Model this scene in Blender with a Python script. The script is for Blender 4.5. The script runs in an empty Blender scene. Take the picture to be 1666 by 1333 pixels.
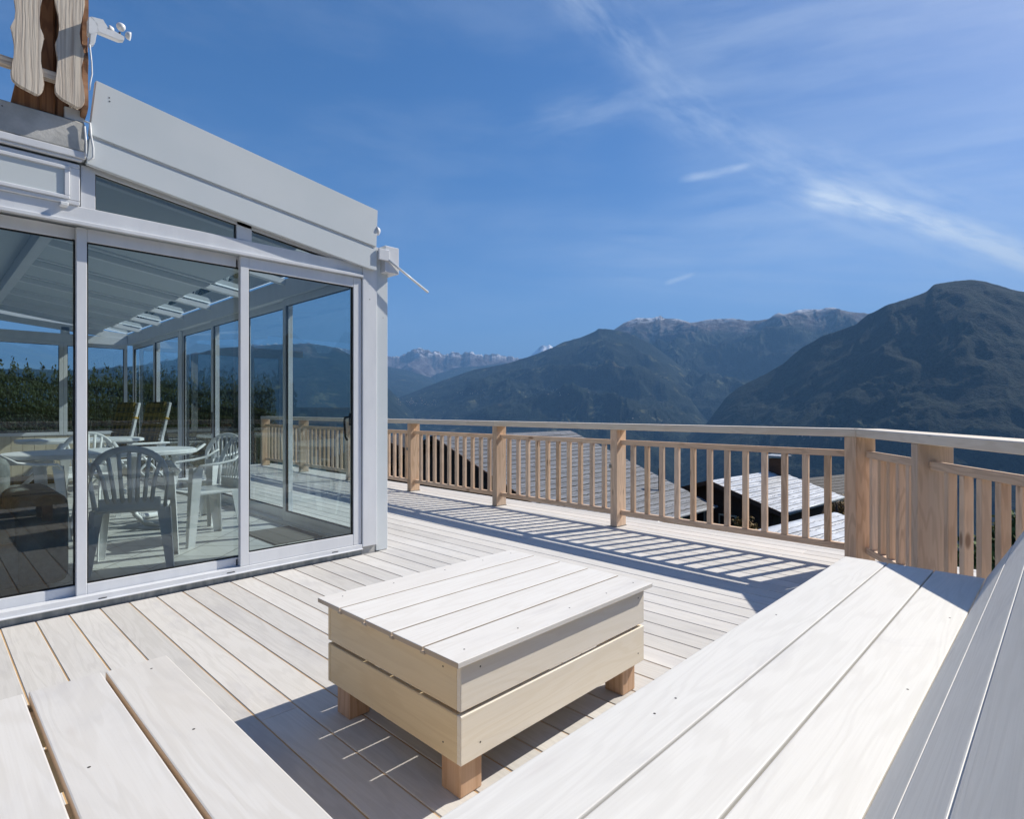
import bpy, bmesh, math, random
import numpy as np
from mathutils import Vector, Matrix
random.seed(7); R = math.radians
S = bpy.context.scene
# ------------------------------------------------------------------ camera
F, CX, CY, H = 941.0, 833.0, 666.5, 1.15          # focal length and centre in photo pixels, eye height
AZ = 44.1034                                       # view azimuth measured from +X
cam = bpy.data.cameras.new('camera'); co = bpy.data.objects.new('camera', cam)
S.collection.objects.link(co)
cam.sensor_width = 36; cam.lens = F/1666*36; cam.clip_start = .02; cam.clip_end = 120000
co.location = (0, 0, H); co.rotation_euler = (R(90), 0, R(AZ-90))
S.camera = co
fw = np.array([math.cos(R(AZ)), math.sin(R(AZ))]); rt = np.array([math.sin(R(AZ)), -math.cos(R(AZ))])
# ------------------------------------------------------------------ sun and sky
SV = Vector((1.11, -.365, 1)).normalized()
SUN_EL = math.asin(SV.z); SUN_AZ = math.atan2(SV.y, SV.x)
sl = bpy.data.lights.new('sun', 'SUN'); sl.energy = 5.0; sl.angle = R(.53); sl.color = (1, .935, .825)
so = bpy.data.objects.new('sun', sl); S.collection.objects.link(so)
so.rotation_euler = (-SV).to_track_quat('-Z', 'Y').to_euler(); so.location = (8, -3, 12)
S.view_settings.view_transform = 'Standard'; S.view_settings.look = 'None'
S.view_settings.exposure = 0.56; S.view_settings.gamma = 1
S.cycles.use_denoising = True; S.cycles.max_bounces = 10; S.cycles.transparent_max_bounces = 24
S.cycles.diffuse_bounces = 4; S.cycles.glossy_bounces = 4; S.cycles.volume_bounces = 0
S.cycles.sample_clamp_indirect = 6; S.cycles.caustics_reflective = False; S.cycles.caustics_refractive = False
W = bpy.data.worlds.new('World'); S.world = W; W.use_nodes = True

class NT:
    """small helper for node trees"""
    def __init__(s, tree): s.t = tree; s.n = tree.nodes; s.l = tree.links
    def put(s, sock, v):
        if v is None: return
        if hasattr(v, 'links') or hasattr(v, 'is_output'): s.l.new(v, sock)
        else:
            if isinstance(v, (tuple, list)) and len(v) == 3 and sock.type == 'RGBA': v = (*v, 1)
            sock.default_value = v
    def node(s, typ, ins=None, **kw):
        n = s.n.new(typ)
        for k, v in kw.items(): setattr(n, k, v)
        for k, v in (ins or {}).items(): s.put(n.inputs[k], v)
        return n
    def math(s, op, a, b=0., c=None, clamp=False):
        n = s.n.new('ShaderNodeMath'); n.operation = op; n.use_clamp = clamp
        s.put(n.inputs[0], a); s.put(n.inputs[1], b)
        if c is not None: s.put(n.inputs[2], c)
        return n.outputs[0]
    def vmath(s, op, a, b=(0, 0, 0)):
        n = s.n.new('ShaderNodeVectorMath'); n.operation = op
        s.put(n.inputs[0], a); s.put(n.inputs[1], b)
        return n.outputs['Value'] if op in ('DOT_PRODUCT', 'LENGTH', 'DISTANCE') else n.outputs[0]
    def mapr(s, v, a, b, c=0., d=1., smooth=True):
        n = s.n.new('ShaderNodeMapRange'); n.interpolation_type = 'SMOOTHSTEP' if smooth else 'LINEAR'
        for i, x in enumerate((v, a, b, c, d)): s.put(n.inputs[i], x)
        return n.outputs[0]
    def mix(s, f, a, b, blend='MIX'):
        n = s.n.new('ShaderNodeMix'); n.data_type = 'RGBA'; n.blend_type = blend
        s.put(n.inputs[0], f); s.put(n.inputs[6], a); s.put(n.inputs[7], b)
        return n.outputs[2]
    def noise(s, vec, scale, detail=4, rough=.5, dist=0., out=0):
        n = s.n.new('ShaderNodeTexNoise')
        s.put(n.inputs['Vector'], vec)
        n.inputs['Scale'].default_value = scale; n.inputs['Detail'].default_value = detail
        n.inputs['Roughness'].default_value = rough; n.inputs['Distortion'].default_value = dist
        return n.outputs[out]
    def scale(s, vec, sc):
        n = s.n.new('ShaderNodeMapping'); s.put(n.inputs['Vector'], vec); n.inputs['Scale'].default_value = sc
        return n.outputs[0]

w = NT(W.node_tree); w.n.clear()
sky = w.node('ShaderNodeTexSky', sky_type='NISHITA')
sky.sun_disc = False; sky.sun_elevation = SUN_EL; sky.sun_rotation = R(90) - SUN_AZ
sky.altitude = 1300; sky.air_density = 1.0; sky.dust_density = 1.4; sky.ozone_density = 2.8
tc = w.node('ShaderNodeTexCoord')
D = tc.outputs['Generated']
def dirpx(px, py):
    v = Vector((fw[0]+rt[0]*(px-CX)/F, fw[1]+rt[1]*(px-CX)/F, -(py-CY)/F)); return v.normalized()
def streak(a, b, wid, dens, nsc, stretch, seed, thr=(.42, .75), ends=.12):
    """a wisp of cirrus between two directions of the sky"""
    A, B = dirpx(*a), dirpx(*b); ax = (B-A); L = ax.length; ax.normalize()
    up = A.cross(B).normalized()
    wob = w.noise(D, 5.5, 3, .5)
    t = w.math('DIVIDE', w.vmath('DOT_PRODUCT', w.vmath('SUBTRACT', D, tuple(A)), tuple(ax)), L)
    q = w.vmath('DOT_PRODUCT', D, tuple(up))
    q0 = q; q = w.math('ADD', q, w.math('MULTIPLY', w.math('SUBTRACT', wob, .5), min(wid*2.2, .05)))
    g = w.math('MULTIPLY', w.mapr(w.math('ABSOLUTE', q), wid, 0), w.math('MULTIPLY', w.mapr(t, -ends, ends*1.6), w.mapr(t, 1+ends, 1-ends*1.6)))
    cmb = w.node('ShaderNodeCombineXYZ', {0: w.math('MULTIPLY', t, L*nsc/stretch), 1: w.math('MULTIPLY', q0, nsc), 2: seed})
    n = w.noise(cmb.outputs[0], 1, 8, .6, .12)
    return w.math('MULTIPLY', w.math('MULTIPLY', g, w.mapr(n, thr[0], thr[1])), dens)
cl = None
for a in [((1300, 306), (1760, 446), .026, .9, 75, 4.4, 1.3, (.15, .68), .09),
          ((1240, 270), (1700, 425), .085, .42, 42, 4.2, 6.3, (.3, .75), .14),
          ((1040, 130), (1420, 340), .065, .34, 34, 3.4, 4.1, (.3, .75), .12),
          ((880, -60), (1090, 130), .055, .28, 34, 3.0, 8.7, (.3, .75), .15),
          ((840, 215), (1120, 140), .050, .20, 34, 4.2, 2.7, (.3, .75), .2),
          ((1110, 290), (1225, 268), .010, .40, 40, 3.0, 3.3, (.25, .6), .12),
          ((1080, 463), (1130, 447), .007, .40, 50, 3.0, 9.3, (.2, .6), .15),
          ((1190, 398), (1235, 360), .009, .22, 50, 3.0, 5.3, (.3, .7), .2),
          ((1050, 120), (1900, -40), .20, .30, 20, 7.0, 5.9, (.2, .8), .12),
          ((1100, 340), (1900, 230), .20, .34, 22, 8.0, 7.9, (.2, .8), .15),
          ((850, 420), (1900, 440), .12, .36, 22, 8.0, 1.9, (.2, .8), .15)]:
    c = streak(*a); cl = c if cl is None else w.math('MAXIMUM', w.math('ADD', cl, w.math('MULTIPLY', c, .6)), c)
veil = w.math('MULTIPLY', w.mapr(w.noise(w.scale(D, (1, 1, 3.5)), 3.2, 7, .6, .15), .42, .8), .10)
cl = w.math('ADD', cl, veil, clamp=True)
cl = w.math('MULTIPLY', cl, w.mapr(w.vmath('DOT_PRODUCT', D, (0, 0, 1)), .0, .05))
SKYS = .071
hs = w.node('ShaderNodeHueSaturation', {'Saturation': 1.30, 'Value': 1.08, 'Color': w.mix(1.0, sky.outputs[0], (1.08, 1.05, 1.11, 1), 'MULTIPLY')})
bgc = w.mix(w.math('MULTIPLY', cl, .8), hs.outputs[0], (10.2, 11.2, 12.0, 1))
bg = w.node('ShaderNodeBackground', {'Color': bgc, 'Strength': SKYS})
w.l.new(bg.outputs[0], w.node('ShaderNodeOutputWorld').inputs[0])

# ------------------------------------------------------------------ materials
def mat(name, col, rough=.6, spec=.3, metal=0., build=None, bump=None):
    m = bpy.data.materials.new(name); m.use_nodes = True; k = NT(m.node_tree)
    b = k.n['Principled BSDF']
    b.inputs['Base Color'].default_value = (*col, 1) if len(col) == 3 else col
    b.inputs['Roughness'].default_value = rough; b.inputs['Metallic'].default_value = metal
    b.inputs['Specular IOR Level'].default_value = spec
    if build: build(k, b)
    return m
def uvn(k): return k.node('ShaderNodeUVMap', uv_map='UVMap').outputs[0]
def rndn(k): return k.node('ShaderNodeAttribute', attribute_name='rnd').outputs['Fac']
def objc(k): return k.node('ShaderNodeTexCoord').outputs['Object']
def bumpn(k, b, h, strength, dist=.01):
    n = k.node('ShaderNodeBump', {'Strength': strength, 'Distance': dist, 'Height': h})
    k.l.new(n.outputs[0], b.inputs['Normal'])

def wood(name, light, dark, ring=.5, knots=.6, kf=(2.1, 6.5), tone=.12, stain=0., rough=.62, knotcol=(.12, .06, .035), grainfreq=60, bump=.12, tint=None):
    """planed boards: u runs along the board in metres, v across it; rnd is one value per board"""
    def f(k, b):
        uv, r = uvn(k), rndn(k)
        off = k.node('ShaderNodeCombineXYZ', {0: k.math('MULTIPLY', r, 37.), 1: k.math('MULTIPLY', r, 91.), 2: k.math('MULTIPLY', r, 53.)}).outputs[0]
        p = k.vmath('ADD', uv, off)
        fld = k.noise(k.scale(p, (.9, 7.5, 1)), 1, 3, .45)          # the annual-ring field
        rings = k.math('SINE', k.math('MULTIPLY', fld, 75.))
        rings = k.mapr(rings, -.3, 1.)
        fine = k.noise(k.scale(p, (3, grainfreq*3, 1)), 1, 4, .6)
        blot = k.noise(k.scale(p, (1.6, 4, 1)), 1, 5, .6)
        c = k.mix(k.math('MULTIPLY', rings, ring), light, dark)
        c = k.mix(k.math('MULTIPLY', k.mapr(fine, .35, .75), .35), c, dark)
        c = k.mix(k.math('MULTIPLY', k.mapr(blot, .45, .8), .3), c, k.mix(.5, dark, light))
        if tint: c = k.mix(k.math('MULTIPLY', k.mapr(k.noise(k.scale(p, (.8, 2.2, 1)), 1, 3), .45, .7), tint[0]), c, tint[1])
        if stain:
            st = k.noise(k.scale(p, (1.1, 3.2, 1)), 1, 6, .62, .9)
            c = k.mix(k.math('MULTIPLY', k.mapr(st, .52, .78), stain), c, (.42, .41, .42, 1))
        # knots
        if knots:
            v = k.node('ShaderNodeTexVoronoi', {'Vector': k.scale(p, (kf[0], kf[1], 1)), 'Scale': 1.})
            kn = k.mapr(v.outputs['Distance'], .19, .07)
            sel = k.math('GREATER_THAN', k.node('ShaderNodeSeparateXYZ', {0: v.outputs['Color']}).outputs[0], 1-knots*.5)
            c = k.mix(k.math('MULTIPLY', k.math('MULTIPLY', kn, sel), .75), c, knotcol)
        val = k.math('ADD', 1-tone, k.math('MULTIPLY', r, tone*2))
        hv = k.node('ShaderNodeHueSaturation', {'Value': val, 'Color': c,
             'Saturation': k.math('ADD', .88, k.math('MULTIPLY', k.math('FRACT', k.math('MULTIPLY', r, 7.3)), .24))})
        k.l.new(hv.outputs[0], b.inputs['Base Color'])
        rr = k.math('ADD', rough, k.math('MULTIPLY', fine, .1)); k.l.new(rr, b.inputs['Roughness'])
        bumpn(k, b, k.math('ADD', k.math('MULTIPLY', fine, .6), k.math('MULTIPLY', rings, .4)), bump, .002)
    return mat(name, light[:3], rough, .3, build=f)
M = {}
M['deck'] = wood('deck_boards', (.63, .61, .58), (.51, .49, .455), .34, .10, (2.1, 6.5), .09, .55, .6, bump=.2)
M['deckedge'] = wood('deck_board_edges', (.55, .38, .21), (.42, .27, .15), .4, 0, (2.1, 6.5), .1)
M['white'] = wood('whitewashed_pine', (.775, .75, .705), (.67, .635, .58), .34, .04, (2.1, 6.5), .03, .28, .55, knotcol=(.35, .27, .22, 1), tint=(.35, (.66, .62, .57, 1)), bump=.12)
M['white3'] = wood('freshly_whitewashed_pine', (.735, .72, .68), (.62, .60, .56), .34, .12, (1.4, 6.5), .03, .42, .55, knotcol=(.35, .27, .25, 1), tint=(.3, (.76, .735, .69, 1)), bump=.14)
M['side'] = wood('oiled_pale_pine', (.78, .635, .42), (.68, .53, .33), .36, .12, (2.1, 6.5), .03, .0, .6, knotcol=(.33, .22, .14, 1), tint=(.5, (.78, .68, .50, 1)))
M['sidewash_sunlit'] = wood('sunlit_whitewashed_side_boards', (.87, .80, .68), (.78, .69, .54), .34, .12, (2.1, 6.5), .03, .2, .6, knotcol=(.36, .26, .18, 1), tint=(.6, (.86, .82, .75, 1)))  # whitewash lightened beyond its own tone: sunlight on the -Y side put into the colour
M['white2'] = wood('greyed_whitewashed_pine', (.675, .655, .62), (.565, .535, .49), .38, .12, (2.1, 6.5), .035, .42, .55, knotcol=(.35, .27, .22, 1), tint=(.4, (.62, .575, .51, 1)), bump=.1)
M['edgew'] = wood('raw_board_edges', (.74, .61, .47), (.64, .50, .36), .4, 0, (2, 6), .08)
M['endg'] = wood('raw_end_grain', (.56, .47, .37), (.44, .35, .26), .5, 0, (2.1, 6.5), .1)
M['larch'] = wood('raw_larch', (.73, .54, .385), (.50, .34, .23), .55, 1.1, tone=.16, kf=(3.2, 10), knotcol=(.16, .085, .05, 1), tint=(.5, (.58, .49, .40, 1)), bump=.2)
M['larchtop'] = wood('handrail_larch', (.76, .68, .57), (.60, .50, .38), .4, .9, (3, 9), .07, .10, .6, tint=(.5, (.72, .67, .60, 1)))
M['leg'] = wood('pinkish_fir', (.60, .42, .30), (.46, .29, .19), .6, .9, (2.1, 6.5), .06)

def f_bleached(k, b):
    uv, r = uvn(k), rndn(k)
    p = k.vmath('ADD', uv, k.node('ShaderNodeCombineXYZ', {0: k.math('MULTIPLY', r, 37.), 1: k.math('MULTIPLY', r, 91.)}).outputs[0])
    sx = k.node('ShaderNodeSeparateXYZ', {0: p})
    fld = k.noise(k.scale(p, (2.6, 7, 1)), 1, 3, .5)
    warp = k.node('ShaderNodeCombineXYZ', {0: sx.outputs[0], 1: k.math('ADD', sx.outputs[1], k.math('MULTIPLY', fld, .045))}).outputs[0]
    g = k.mapr(k.noise(k.scale(warp, (1.3, 75, 1)), 1, 5, .62), .34, .58)
    fine = k.noise(k.scale(p, (6, 160, 1)), 1, 4, .6)
    c = k.mix(g, (.46, .38, .31, 1), (.75, .67, .56, 1))
    c = k.mix(k.math('MULTIPLY', k.mapr(k.noise(p, 5, 4), .5, .75), .4), c, (.45, .43, .41, 1))
    c = k.mix(k.math('MULTIPLY', fine, .25), c, (.35, .29, .24, 1))
    k.l.new(c, b.inputs['Base Color']); bumpn(k, b, k.math('ADD', g, k.math('MULTIPLY', fine, .5)), .35, .004)
M['bleached'] = mat('weathered_carved_wood', (.6, .52, .43), .8, .15, build=f_bleached)
M['brown'] = wood('reddish_stained_timber', (.30, .165, .095), (.16, .08, .05), .6, .4, (2.1, 6.5), .1, .0, .7, tint=(.5, (.42, .27, .18, 1)))
M['chalet'] = wood('dark_chalet_timber', (.085, .048, .03), (.04, .022, .016), .6, .2, (2.1, 6.5), .2, .0, .8)

def f_alu(k, b):
    o = objc(k)
    n = k.noise(k.scale(o, (1, 1, .25)), 9, 5, .6); n2 = k.noise(o, 1.7, 3)
    c = k.mix(k.mapr(n, .35, .7), (.66, .68, .71, 1), (.71, .73, .755, 1))
    c = k.mix(k.math('MULTIPLY', k.mapr(n2, .5, .75), .35), c, (.60, .62, .645, 1))
    k.l.new(c, b.inputs['Base Color']); k.l.new(k.math('ADD', .34, k.math('MULTIPLY', n, .18)), b.inputs['Roughness'])
M['alu'] = mat('pale_grey_aluminium', (.7, .72, .75), .42, .4, build=f_alu)
M['alufascia'] = mat('powder_coated_fascia', (.60, .645, .66), .45, .4, build=lambda k, b: k.l.new(
    k.mix(k.mapr(k.noise(objc(k), 1.3, 4), .35, .7), (.58, .63, .65, 1), (.64, .68, .695, 1)), b.inputs['Base Color']))
M['gasket'] = mat('black_gasket', (.012, .012, .013), .6)
M['plasticdark'] = mat('black_handle', (.015, .015, .016), .35, .5)
M['metal'] = mat('zinc_bracket', (.22, .22, .21), .45, .5, .6)
M['screw'] = mat('dull_screw', (.09, .08, .07), .5, .5, .5)
def f_conc(k, b):
    o = objc(k); n = k.noise(o, 6, 8, .65); p = k.noise(o, 60, 3, .6)
    pit = k.node('ShaderNodeTexVoronoi', {'Vector': o, 'Scale': 34.})
    c = k.mix(k.mapr(n, .3, .75), (.38, .385, .375, 1), (.56, .555, .53, 1))
    hole = k.math('MULTIPLY', k.mapr(pit.outputs['Distance'], .16, .08), k.math('GREATER_THAN', k.node('ShaderNodeSeparateXYZ', {0: pit.outputs['Color']}).outputs[0], .88))
    c = k.mix(hole, c, (.06, .06, .058, 1)); k.l.new(c, b.inputs['Base Color'])
    bumpn(k, b, k.math('SUBTRACT', k.math('ADD', n, k.math('MULTIPLY', p, .4)), hole), .4, .01)
M['concrete'] = mat('weathered_concrete', (.33, .33, .32), .85, .2, build=f_conc)
M['zinc'] = mat('grey_sill_flashing', (.27, .30, .32), .5, .4, .3, build=lambda k, b: k.l.new(
    k.mix(k.mapr(k.noise(k.scale(objc(k), (6, 6, 1)), 3, 6, .6), .35, .7), (.20, .23, .25, 1), (.36, .385, .40, 1)), b.inputs['Base Color']))
M['plaster'] = mat('white_render', (.70, .69, .66), .9, .2, build=lambda k, b: bumpn(k, b, k.noise(objc(k), 90, 4), .3, .004))
M['ceil'] = mat('grey_roof_panel', (.56, .60, .62), .6, .3)
M['rafter'] = mat('rafter_aluminium', (.74, .76, .78), .45, .4)
M['plast'] = mat('white_garden_plastic', (.78, .79, .79), .35, .45, build=lambda k, b: k.l.new(
    k.mix(k.mapr(k.noise(objc(k), 7, 4), .4, .75), (.80, .81, .81, 1), (.68, .70, .70, 1)), b.inputs['Base Color']))
def f_plaid(k, b):
    s = k.node('ShaderNodeSeparateXYZ', {0: uvn(k)})
    def st(v, f, a, bb): return k.math('GREATER_THAN', k.math('SINE', k.math('MULTIPLY', k.math('ADD', v, a), f)), bb)
    a = st(s.outputs[0], 45, 0, .1); c2 = st(s.outputs[1], 45, .02, .1)
    a3 = st(s.outputs[0], 90, .01, .8); c3 = st(s.outputs[1], 90, .01, .8)
    c = k.mix(k.math('MULTIPLY', a, .6), (.028, .030, .022, 1), (.22, .15, .04, 1))
    c = k.mix(k.math('MULTIPLY', c2, .6), c, (.25, .18, .055, 1))
    c = k.mix(k.math('MULTIPLY', k.math('MAXIMUM', a3, c3), .6), c, (.02, .02, .018, 1))
    k.l.new(c, b.inputs['Base Color'])
M['plaid'] = mat('plaid_cushion_fabric', (.2, .17, .08), .9, .1, build=f_plaid)
M['yellow'] = mat('yellow_tie_ribbon', (.55, .33, .04), .8)
def f_sofa(k, b):
    n = k.noise(objc(k), 14, 6, .6); k.l.new(k.mix(k.mapr(n, .3, .7), (.10, .115, .11, 1), (.17, .19, .185, 1)), b.inputs['Base Color'])
    bumpn(k, b, k.noise(objc(k), 5, 3), .5, .02)
M['sofa'] = mat('dark_grey_upholstery', (.08, .09, .09), .75, .2, build=f_sofa)
M['matfab'] = mat('coarse_door_mat', (.13, .125, .12), .95, .1, build=lambda k, b: k.l.new(
    k.mix(k.noise(objc(k), 140, 2), (.07, .07, .068, 1), (.20, .19, .18, 1)), b.inputs['Base Color']))
M['knee'] = wood('beige_plank_cladding', (.62, .55, .42), (.52, .44, .31), .3, .3, (2.1, 6.5), .06)
def f_tile(k, b):
    o = objc(k)
    rot = k.node('ShaderNodeMapping', {'Vector': o}); rot.inputs['Rotation'].default_value = (0, 0, R(45))
    br = k.node('ShaderNodeTexBrick', {'Vector': rot.outputs[0], 'Scale': 1., 'Mortar Size': .006, 'Brick Width': .33, 'Row Height': .33,
        'Color1': (.50, .50, .48, 1), 'Color2': (.56, .555, .53, 1), 'Mortar': (.22, .215, .2, 1)}, offset=0.)
    c = k.mix(k.math('MULTIPLY', k.mapr(k.noise(o, 5, 5), .4, .7), .3), br.outputs[0], (.42, .42, .41, 1))
    k.l.new(c, b.inputs['Base Color'])
M['tile'] = mat('diagonal_floor_tiles', (.5, .5, .48), .4, .4, build=f_tile)
def f_slate(light, dark, row=.40, joint=.25):
    def f(k, b):
        uv = uvn(k); sx = k.node('ShaderNodeSeparateXYZ', {0: uv})
        wob = k.math('MULTIPLY', k.noise(k.scale(uv, (2.6, .9, 1)), 1, 4, .6), .30)
        rv = k.math('DIVIDE', k.math('ADD', sx.outputs[1], wob), row); ri = k.math('FLOOR', rv); rf = k.math('SUBTRACT', rv, ri)
        off = k.math('FRACT', k.math('MULTIPLY', k.math('SINE', k.math('MULTIPLY', ri, 12.9)), 437.))
        cu = k.math('ADD', k.math('DIVIDE', sx.outputs[0], .52), k.math('ADD', off, k.math('MULTIPLY', k.noise(uv, 3, 2), .5))); ci = k.math('FLOOR', cu); cf = k.math('SUBTRACT', cu, ci)
        cell = k.node('ShaderNodeTexWhiteNoise', {'Vector': k.node('ShaderNodeCombineXYZ', {0: ci, 1: ri}).outputs[0]}).outputs['Value']
        line = k.mapr(k.math('ABSOLUTE', k.math('SUBTRACT', rf, .93)), .12, .05)
        vj = k.math('MULTIPLY', k.mapr(cf, .07, .02), joint)
        c = k.mix(k.math('MULTIPLY', cell, .75), (*light, 1), tuple(x*.6 for x in light)+(1,))
        c = k.mix(k.math('MULTIPLY', k.mapr(k.noise(uv, 9, 5, .7), .5, .68), .4), c, tuple(x*.5 for x in light)+(1,))
        c = k.mix(k.math('MAXIMUM', k.math('MULTIPLY', line, .9), vj), c, (*dark, 1))
        k.l.new(c, b.inputs['Base Color']); bumpn(k, b, k.math('SUBTRACT', k.math('MULTIPLY', cell, .6), line), .6, .04)
    return f
M['slate'] = mat('grey_stone_slabs', (.2, .2, .2), .5, .5, build=f_slate((.20, .205, .215), (.04, .042, .045), .27, .6))
M['slatelight'] = mat('bright_pale_slabs', (.5, .5, .5), .35, .6, build=f_slate((.72, .73, .74), (.24, .245, .25), .42, .12))
M['slatedark'] = mat('dark_tile_roof', (.1, .1, .1), .7, .3, build=f_slate((.045, .045, .05), (.02, .02, .022), .3, .5))

def glass(name, tint, extra=0.0, ior=1.52):
    m = bpy.data.materials.new(name); m.use_nodes = True; k = NT(m.node_tree); k.n.clear()
    fr = k.node('ShaderNodeFresnel', {'IOR': ior}); g = k.node('ShaderNodeBsdfGlossy', {'Roughness': 0.0, 'Color': (.92, .97, .97, 1)})
    t = k.node('ShaderNodeBsdfTransparent', {'Color': (*tint, 1)})
    fac = k.math('MULTIPLY', fr.outputs[0], 1.15, clamp=True)
    mx = k.node('ShaderNodeMixShader', {0: k.math('ADD', fac, extra, clamp=True)})
    k.l.new(t.outputs[0], mx.inputs[1]); k.l.new(g.outputs[0], mx.inputs[2])
    k.l.new(mx.outputs[0], k.node('ShaderNodeOutputMaterial').inputs[0]); return m
M['glass'] = glass('tinted_glazing', (.66, .76, .78), .03)
M['glassroof'] = glass('roof_glazing', (.9, .93, .95), .0, 1.12)
M['glassside'] = glass('side_glazing', (.82, .88, .895), .0)

# leaves
def leafmat(name, c1, c2):
    def f(k, b):
        r = rndn(k); k.l.new(k.mix(r, (*c1, 1), (*c2, 1)), b.inputs['Base Color'])
    return mat(name, c1, .7, .2, build=f)
M['hedge'] = leafmat('hedge_leaves', (.007, .015, .008), (.026, .042, .019))
M['leaf'] = leafmat('shrub_leaves', (.035, .06, .02), (.12, .17, .05))
M['needle'] = leafmat('fir_needles', (.018, .038, .018), (.05, .08, .03))
M['autumn'] = leafmat('autumn_leaves', (.16, .09, .03), (.26, .17, .04))
M['bark'] = mat('bark', (.09, .06, .045), .9)

# ------------------------------------------------------------------ mesh builder
def basis(d):
    d = Vector(d).normalized(); u = d.orthogonal().normalized(); return u, d.cross(u)
class MB:
    def __init__(s):
        s.bm = bmesh.new(); s.uv = s.bm.loops.layers.uv.new('UVMap'); s.rc = s.bm.loops.layers.float_color.new('rnd')
    def _paint(s, faces, r):
        for f in faces:
            for l in f.loops: l[s.rc] = (r, r, r, 1)
    def box(s, lo, hi, ax=None, Mx=None, bev=.003, r=None, seg=1, edge=None):
        lo, hi = Vector(lo), Vector(hi); sz = hi-lo; r = random.random() if r is None else r
        if ax is None: ax = max(range(3), key=lambda i: sz[i])
        t = bmesh.new(); bmesh.ops.create_cube(t, size=1)
        for v in t.verts: v.co = Vector(((v.co.x+.5)*sz.x+lo.x, (v.co.y+.5)*sz.y+lo.y, (v.co.z+.5)*sz.z+lo.z))
        bev = min(bev, min(sz)*.3)
        if bev > 0: bmesh.ops.bevel(t, geom=list(t.edges), offset=bev, segments=seg, affect='EDGES', profile=.6)
        o = [i for i in range(3) if i != ax]
        vm = {}
        for v in t.verts: vm[v.index] = s.bm.verts.new(Mx @ v.co if Mx is not None else v.co)
        t.faces.ensure_lookup_table(); t.normal_update()
        for f in t.faces:
            try: nf = s.bm.faces.new([vm[v.index] for v in f.verts])
            except ValueError: continue
            n = f.normal; k = o[0] if abs(n[o[0]]) < abs(n[o[1]]) else o[1]
            if abs(n[ax]) > .8: uvs = [(v.co[o[0]], v.co[o[1]]) for v in f.verts]
            else: uvs = [(v.co[ax], v.co[k]-lo[k]) for v in f.verts]
            if edge == 'all' and abs(n.z) < .5 or edge == 'endp' and (abs(n[ax]) > .5 or n.y > .5) or edge == 'end' and abs(n[ax]) > .5: nf.material_index = 1
            for l, q in zip(nf.loops, uvs): l[s.uv].uv = q; l[s.rc] = (r, r, r, 1)
        t.free(); return s
    def poly(s, pts, uvs=None, r=.5):
        vs = [s.bm.verts.new(p) for p in pts]; f = s.bm.faces.new(vs)
        for i, l in enumerate(f.loops): l[s.uv].uv = uvs[i] if uvs else (pts[i][0], pts[i][1]); l[s.rc] = (r, r, r, 1)
        return f
    def prism(s, poly, vec, bev=0, r=None, uvf=None):
        """closed polygon (3D points) swept by vec"""
        r = random.random() if r is None else r; vec = Vector(vec)
        a = [Vector(p) for p in poly]; b = [p+vec for p in a]; n = len(a)
        nv = sum(((a[i]-a[0]).cross(a[(i+1) % n]-a[0]) for i in range(n)), Vector())
        if nv.dot(vec) > 0: a, b = a[::-1], b[::-1]
        va = [s.bm.verts.new(p) for p in a]; vb = [s.bm.verts.new(p) for p in b]
        fs = [s.bm.faces.new(va), s.bm.faces.new(vb[::-1])]
        for i in range(n): fs.append(s.bm.faces.new((va[i], vb[i], vb[(i+1) % n], va[(i+1) % n])[::-1]))
        for f in fs:
            for l in f.loops:
                l[s.uv].uv = uvf(l.vert.co) if uvf else (l.vert.co.x+l.vert.co.y*.3, l.vert.co.z); l[s.rc] = (r, r, r, 1)
        return s
    def tube(s, pts, rad, seg=10, flat=1., up=None, r=None, caps=True):
        pts = [Vector(p) for p in pts]; r = random.random() if r is None else r
        rads = rad if isinstance(rad, (list, tuple)) else [rad]*len(pts)
        rings = []; pu = Vector(up) if up is not None else None
        for i, p in enumerate(pts):
            d = (pts[min(i+1, len(pts)-1)]-pts[max(i-1, 0)]).normalized()
            if pu is None: u = d.orthogonal().normalized()
            else:
                u = pu-d*pu.dot(d)
                u = u.normalized() if u.length > 1e-4 else d.orthogonal().normalized()
            pu = u if up is None else Vector(up); v = d.cross(u)
            rings.append([s.bm.verts.new(p+(u*math.cos(2*math.pi*k/seg)+v*math.sin(2*math.pi*k/seg)*flat)*rads[i]) for k in range(seg)])
        fs = []
        for a, b in zip(rings, rings[1:]):
            for k in range(seg): fs.append(s.bm.faces.new((a[k], a[(k+1) % seg], b[(k+1) % seg], b[k])))
        if caps: fs.append(s.bm.faces.new(rings[0][::-1])); fs.append(s.bm.faces.new(rings[-1]))
        for f in fs:
            f.smooth = len(f.verts) == 4
            for l in f.loops: l[s.uv].uv = (l.vert.co.z, l.vert.co.x+l.vert.co.y); l[s.rc] = (r, r, r, 1)
        return s
    def build(s, name, m, parent=None, smooth=False, bevel=0, m2=None):
        me = bpy.data.meshes.new(name)
        off = parent_world(parent) if parent is not None else None
        if off is not None:
            inv = off.inverted()
            for v in s.bm.verts: v.co = inv @ v.co
        if bevel: bmesh.ops.bevel(s.bm, geom=list(s.bm.edges), offset=bevel, segments=2, affect='EDGES')
        s.bm.normal_update(); s.bm.to_mesh(me); s.bm.free()
        me.materials.append(M[m] if isinstance(m, str) else m)
        if m2: me.materials.append(M[m2])
        if smooth:
            for p in me.polygons: p.use_smooth = True
        o = bpy.data.objects.new(name, me); S.collection.objects.link(o)
        if parent is not None: o.parent = parent
        return o
def parent_world(p):
    mtx = Matrix.Identity(4)
    while p is not None: mtx = Matrix.LocRotScale(p.location, p.rotation_euler, p.scale) @ mtx; p = p.parent
    return mtx
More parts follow.
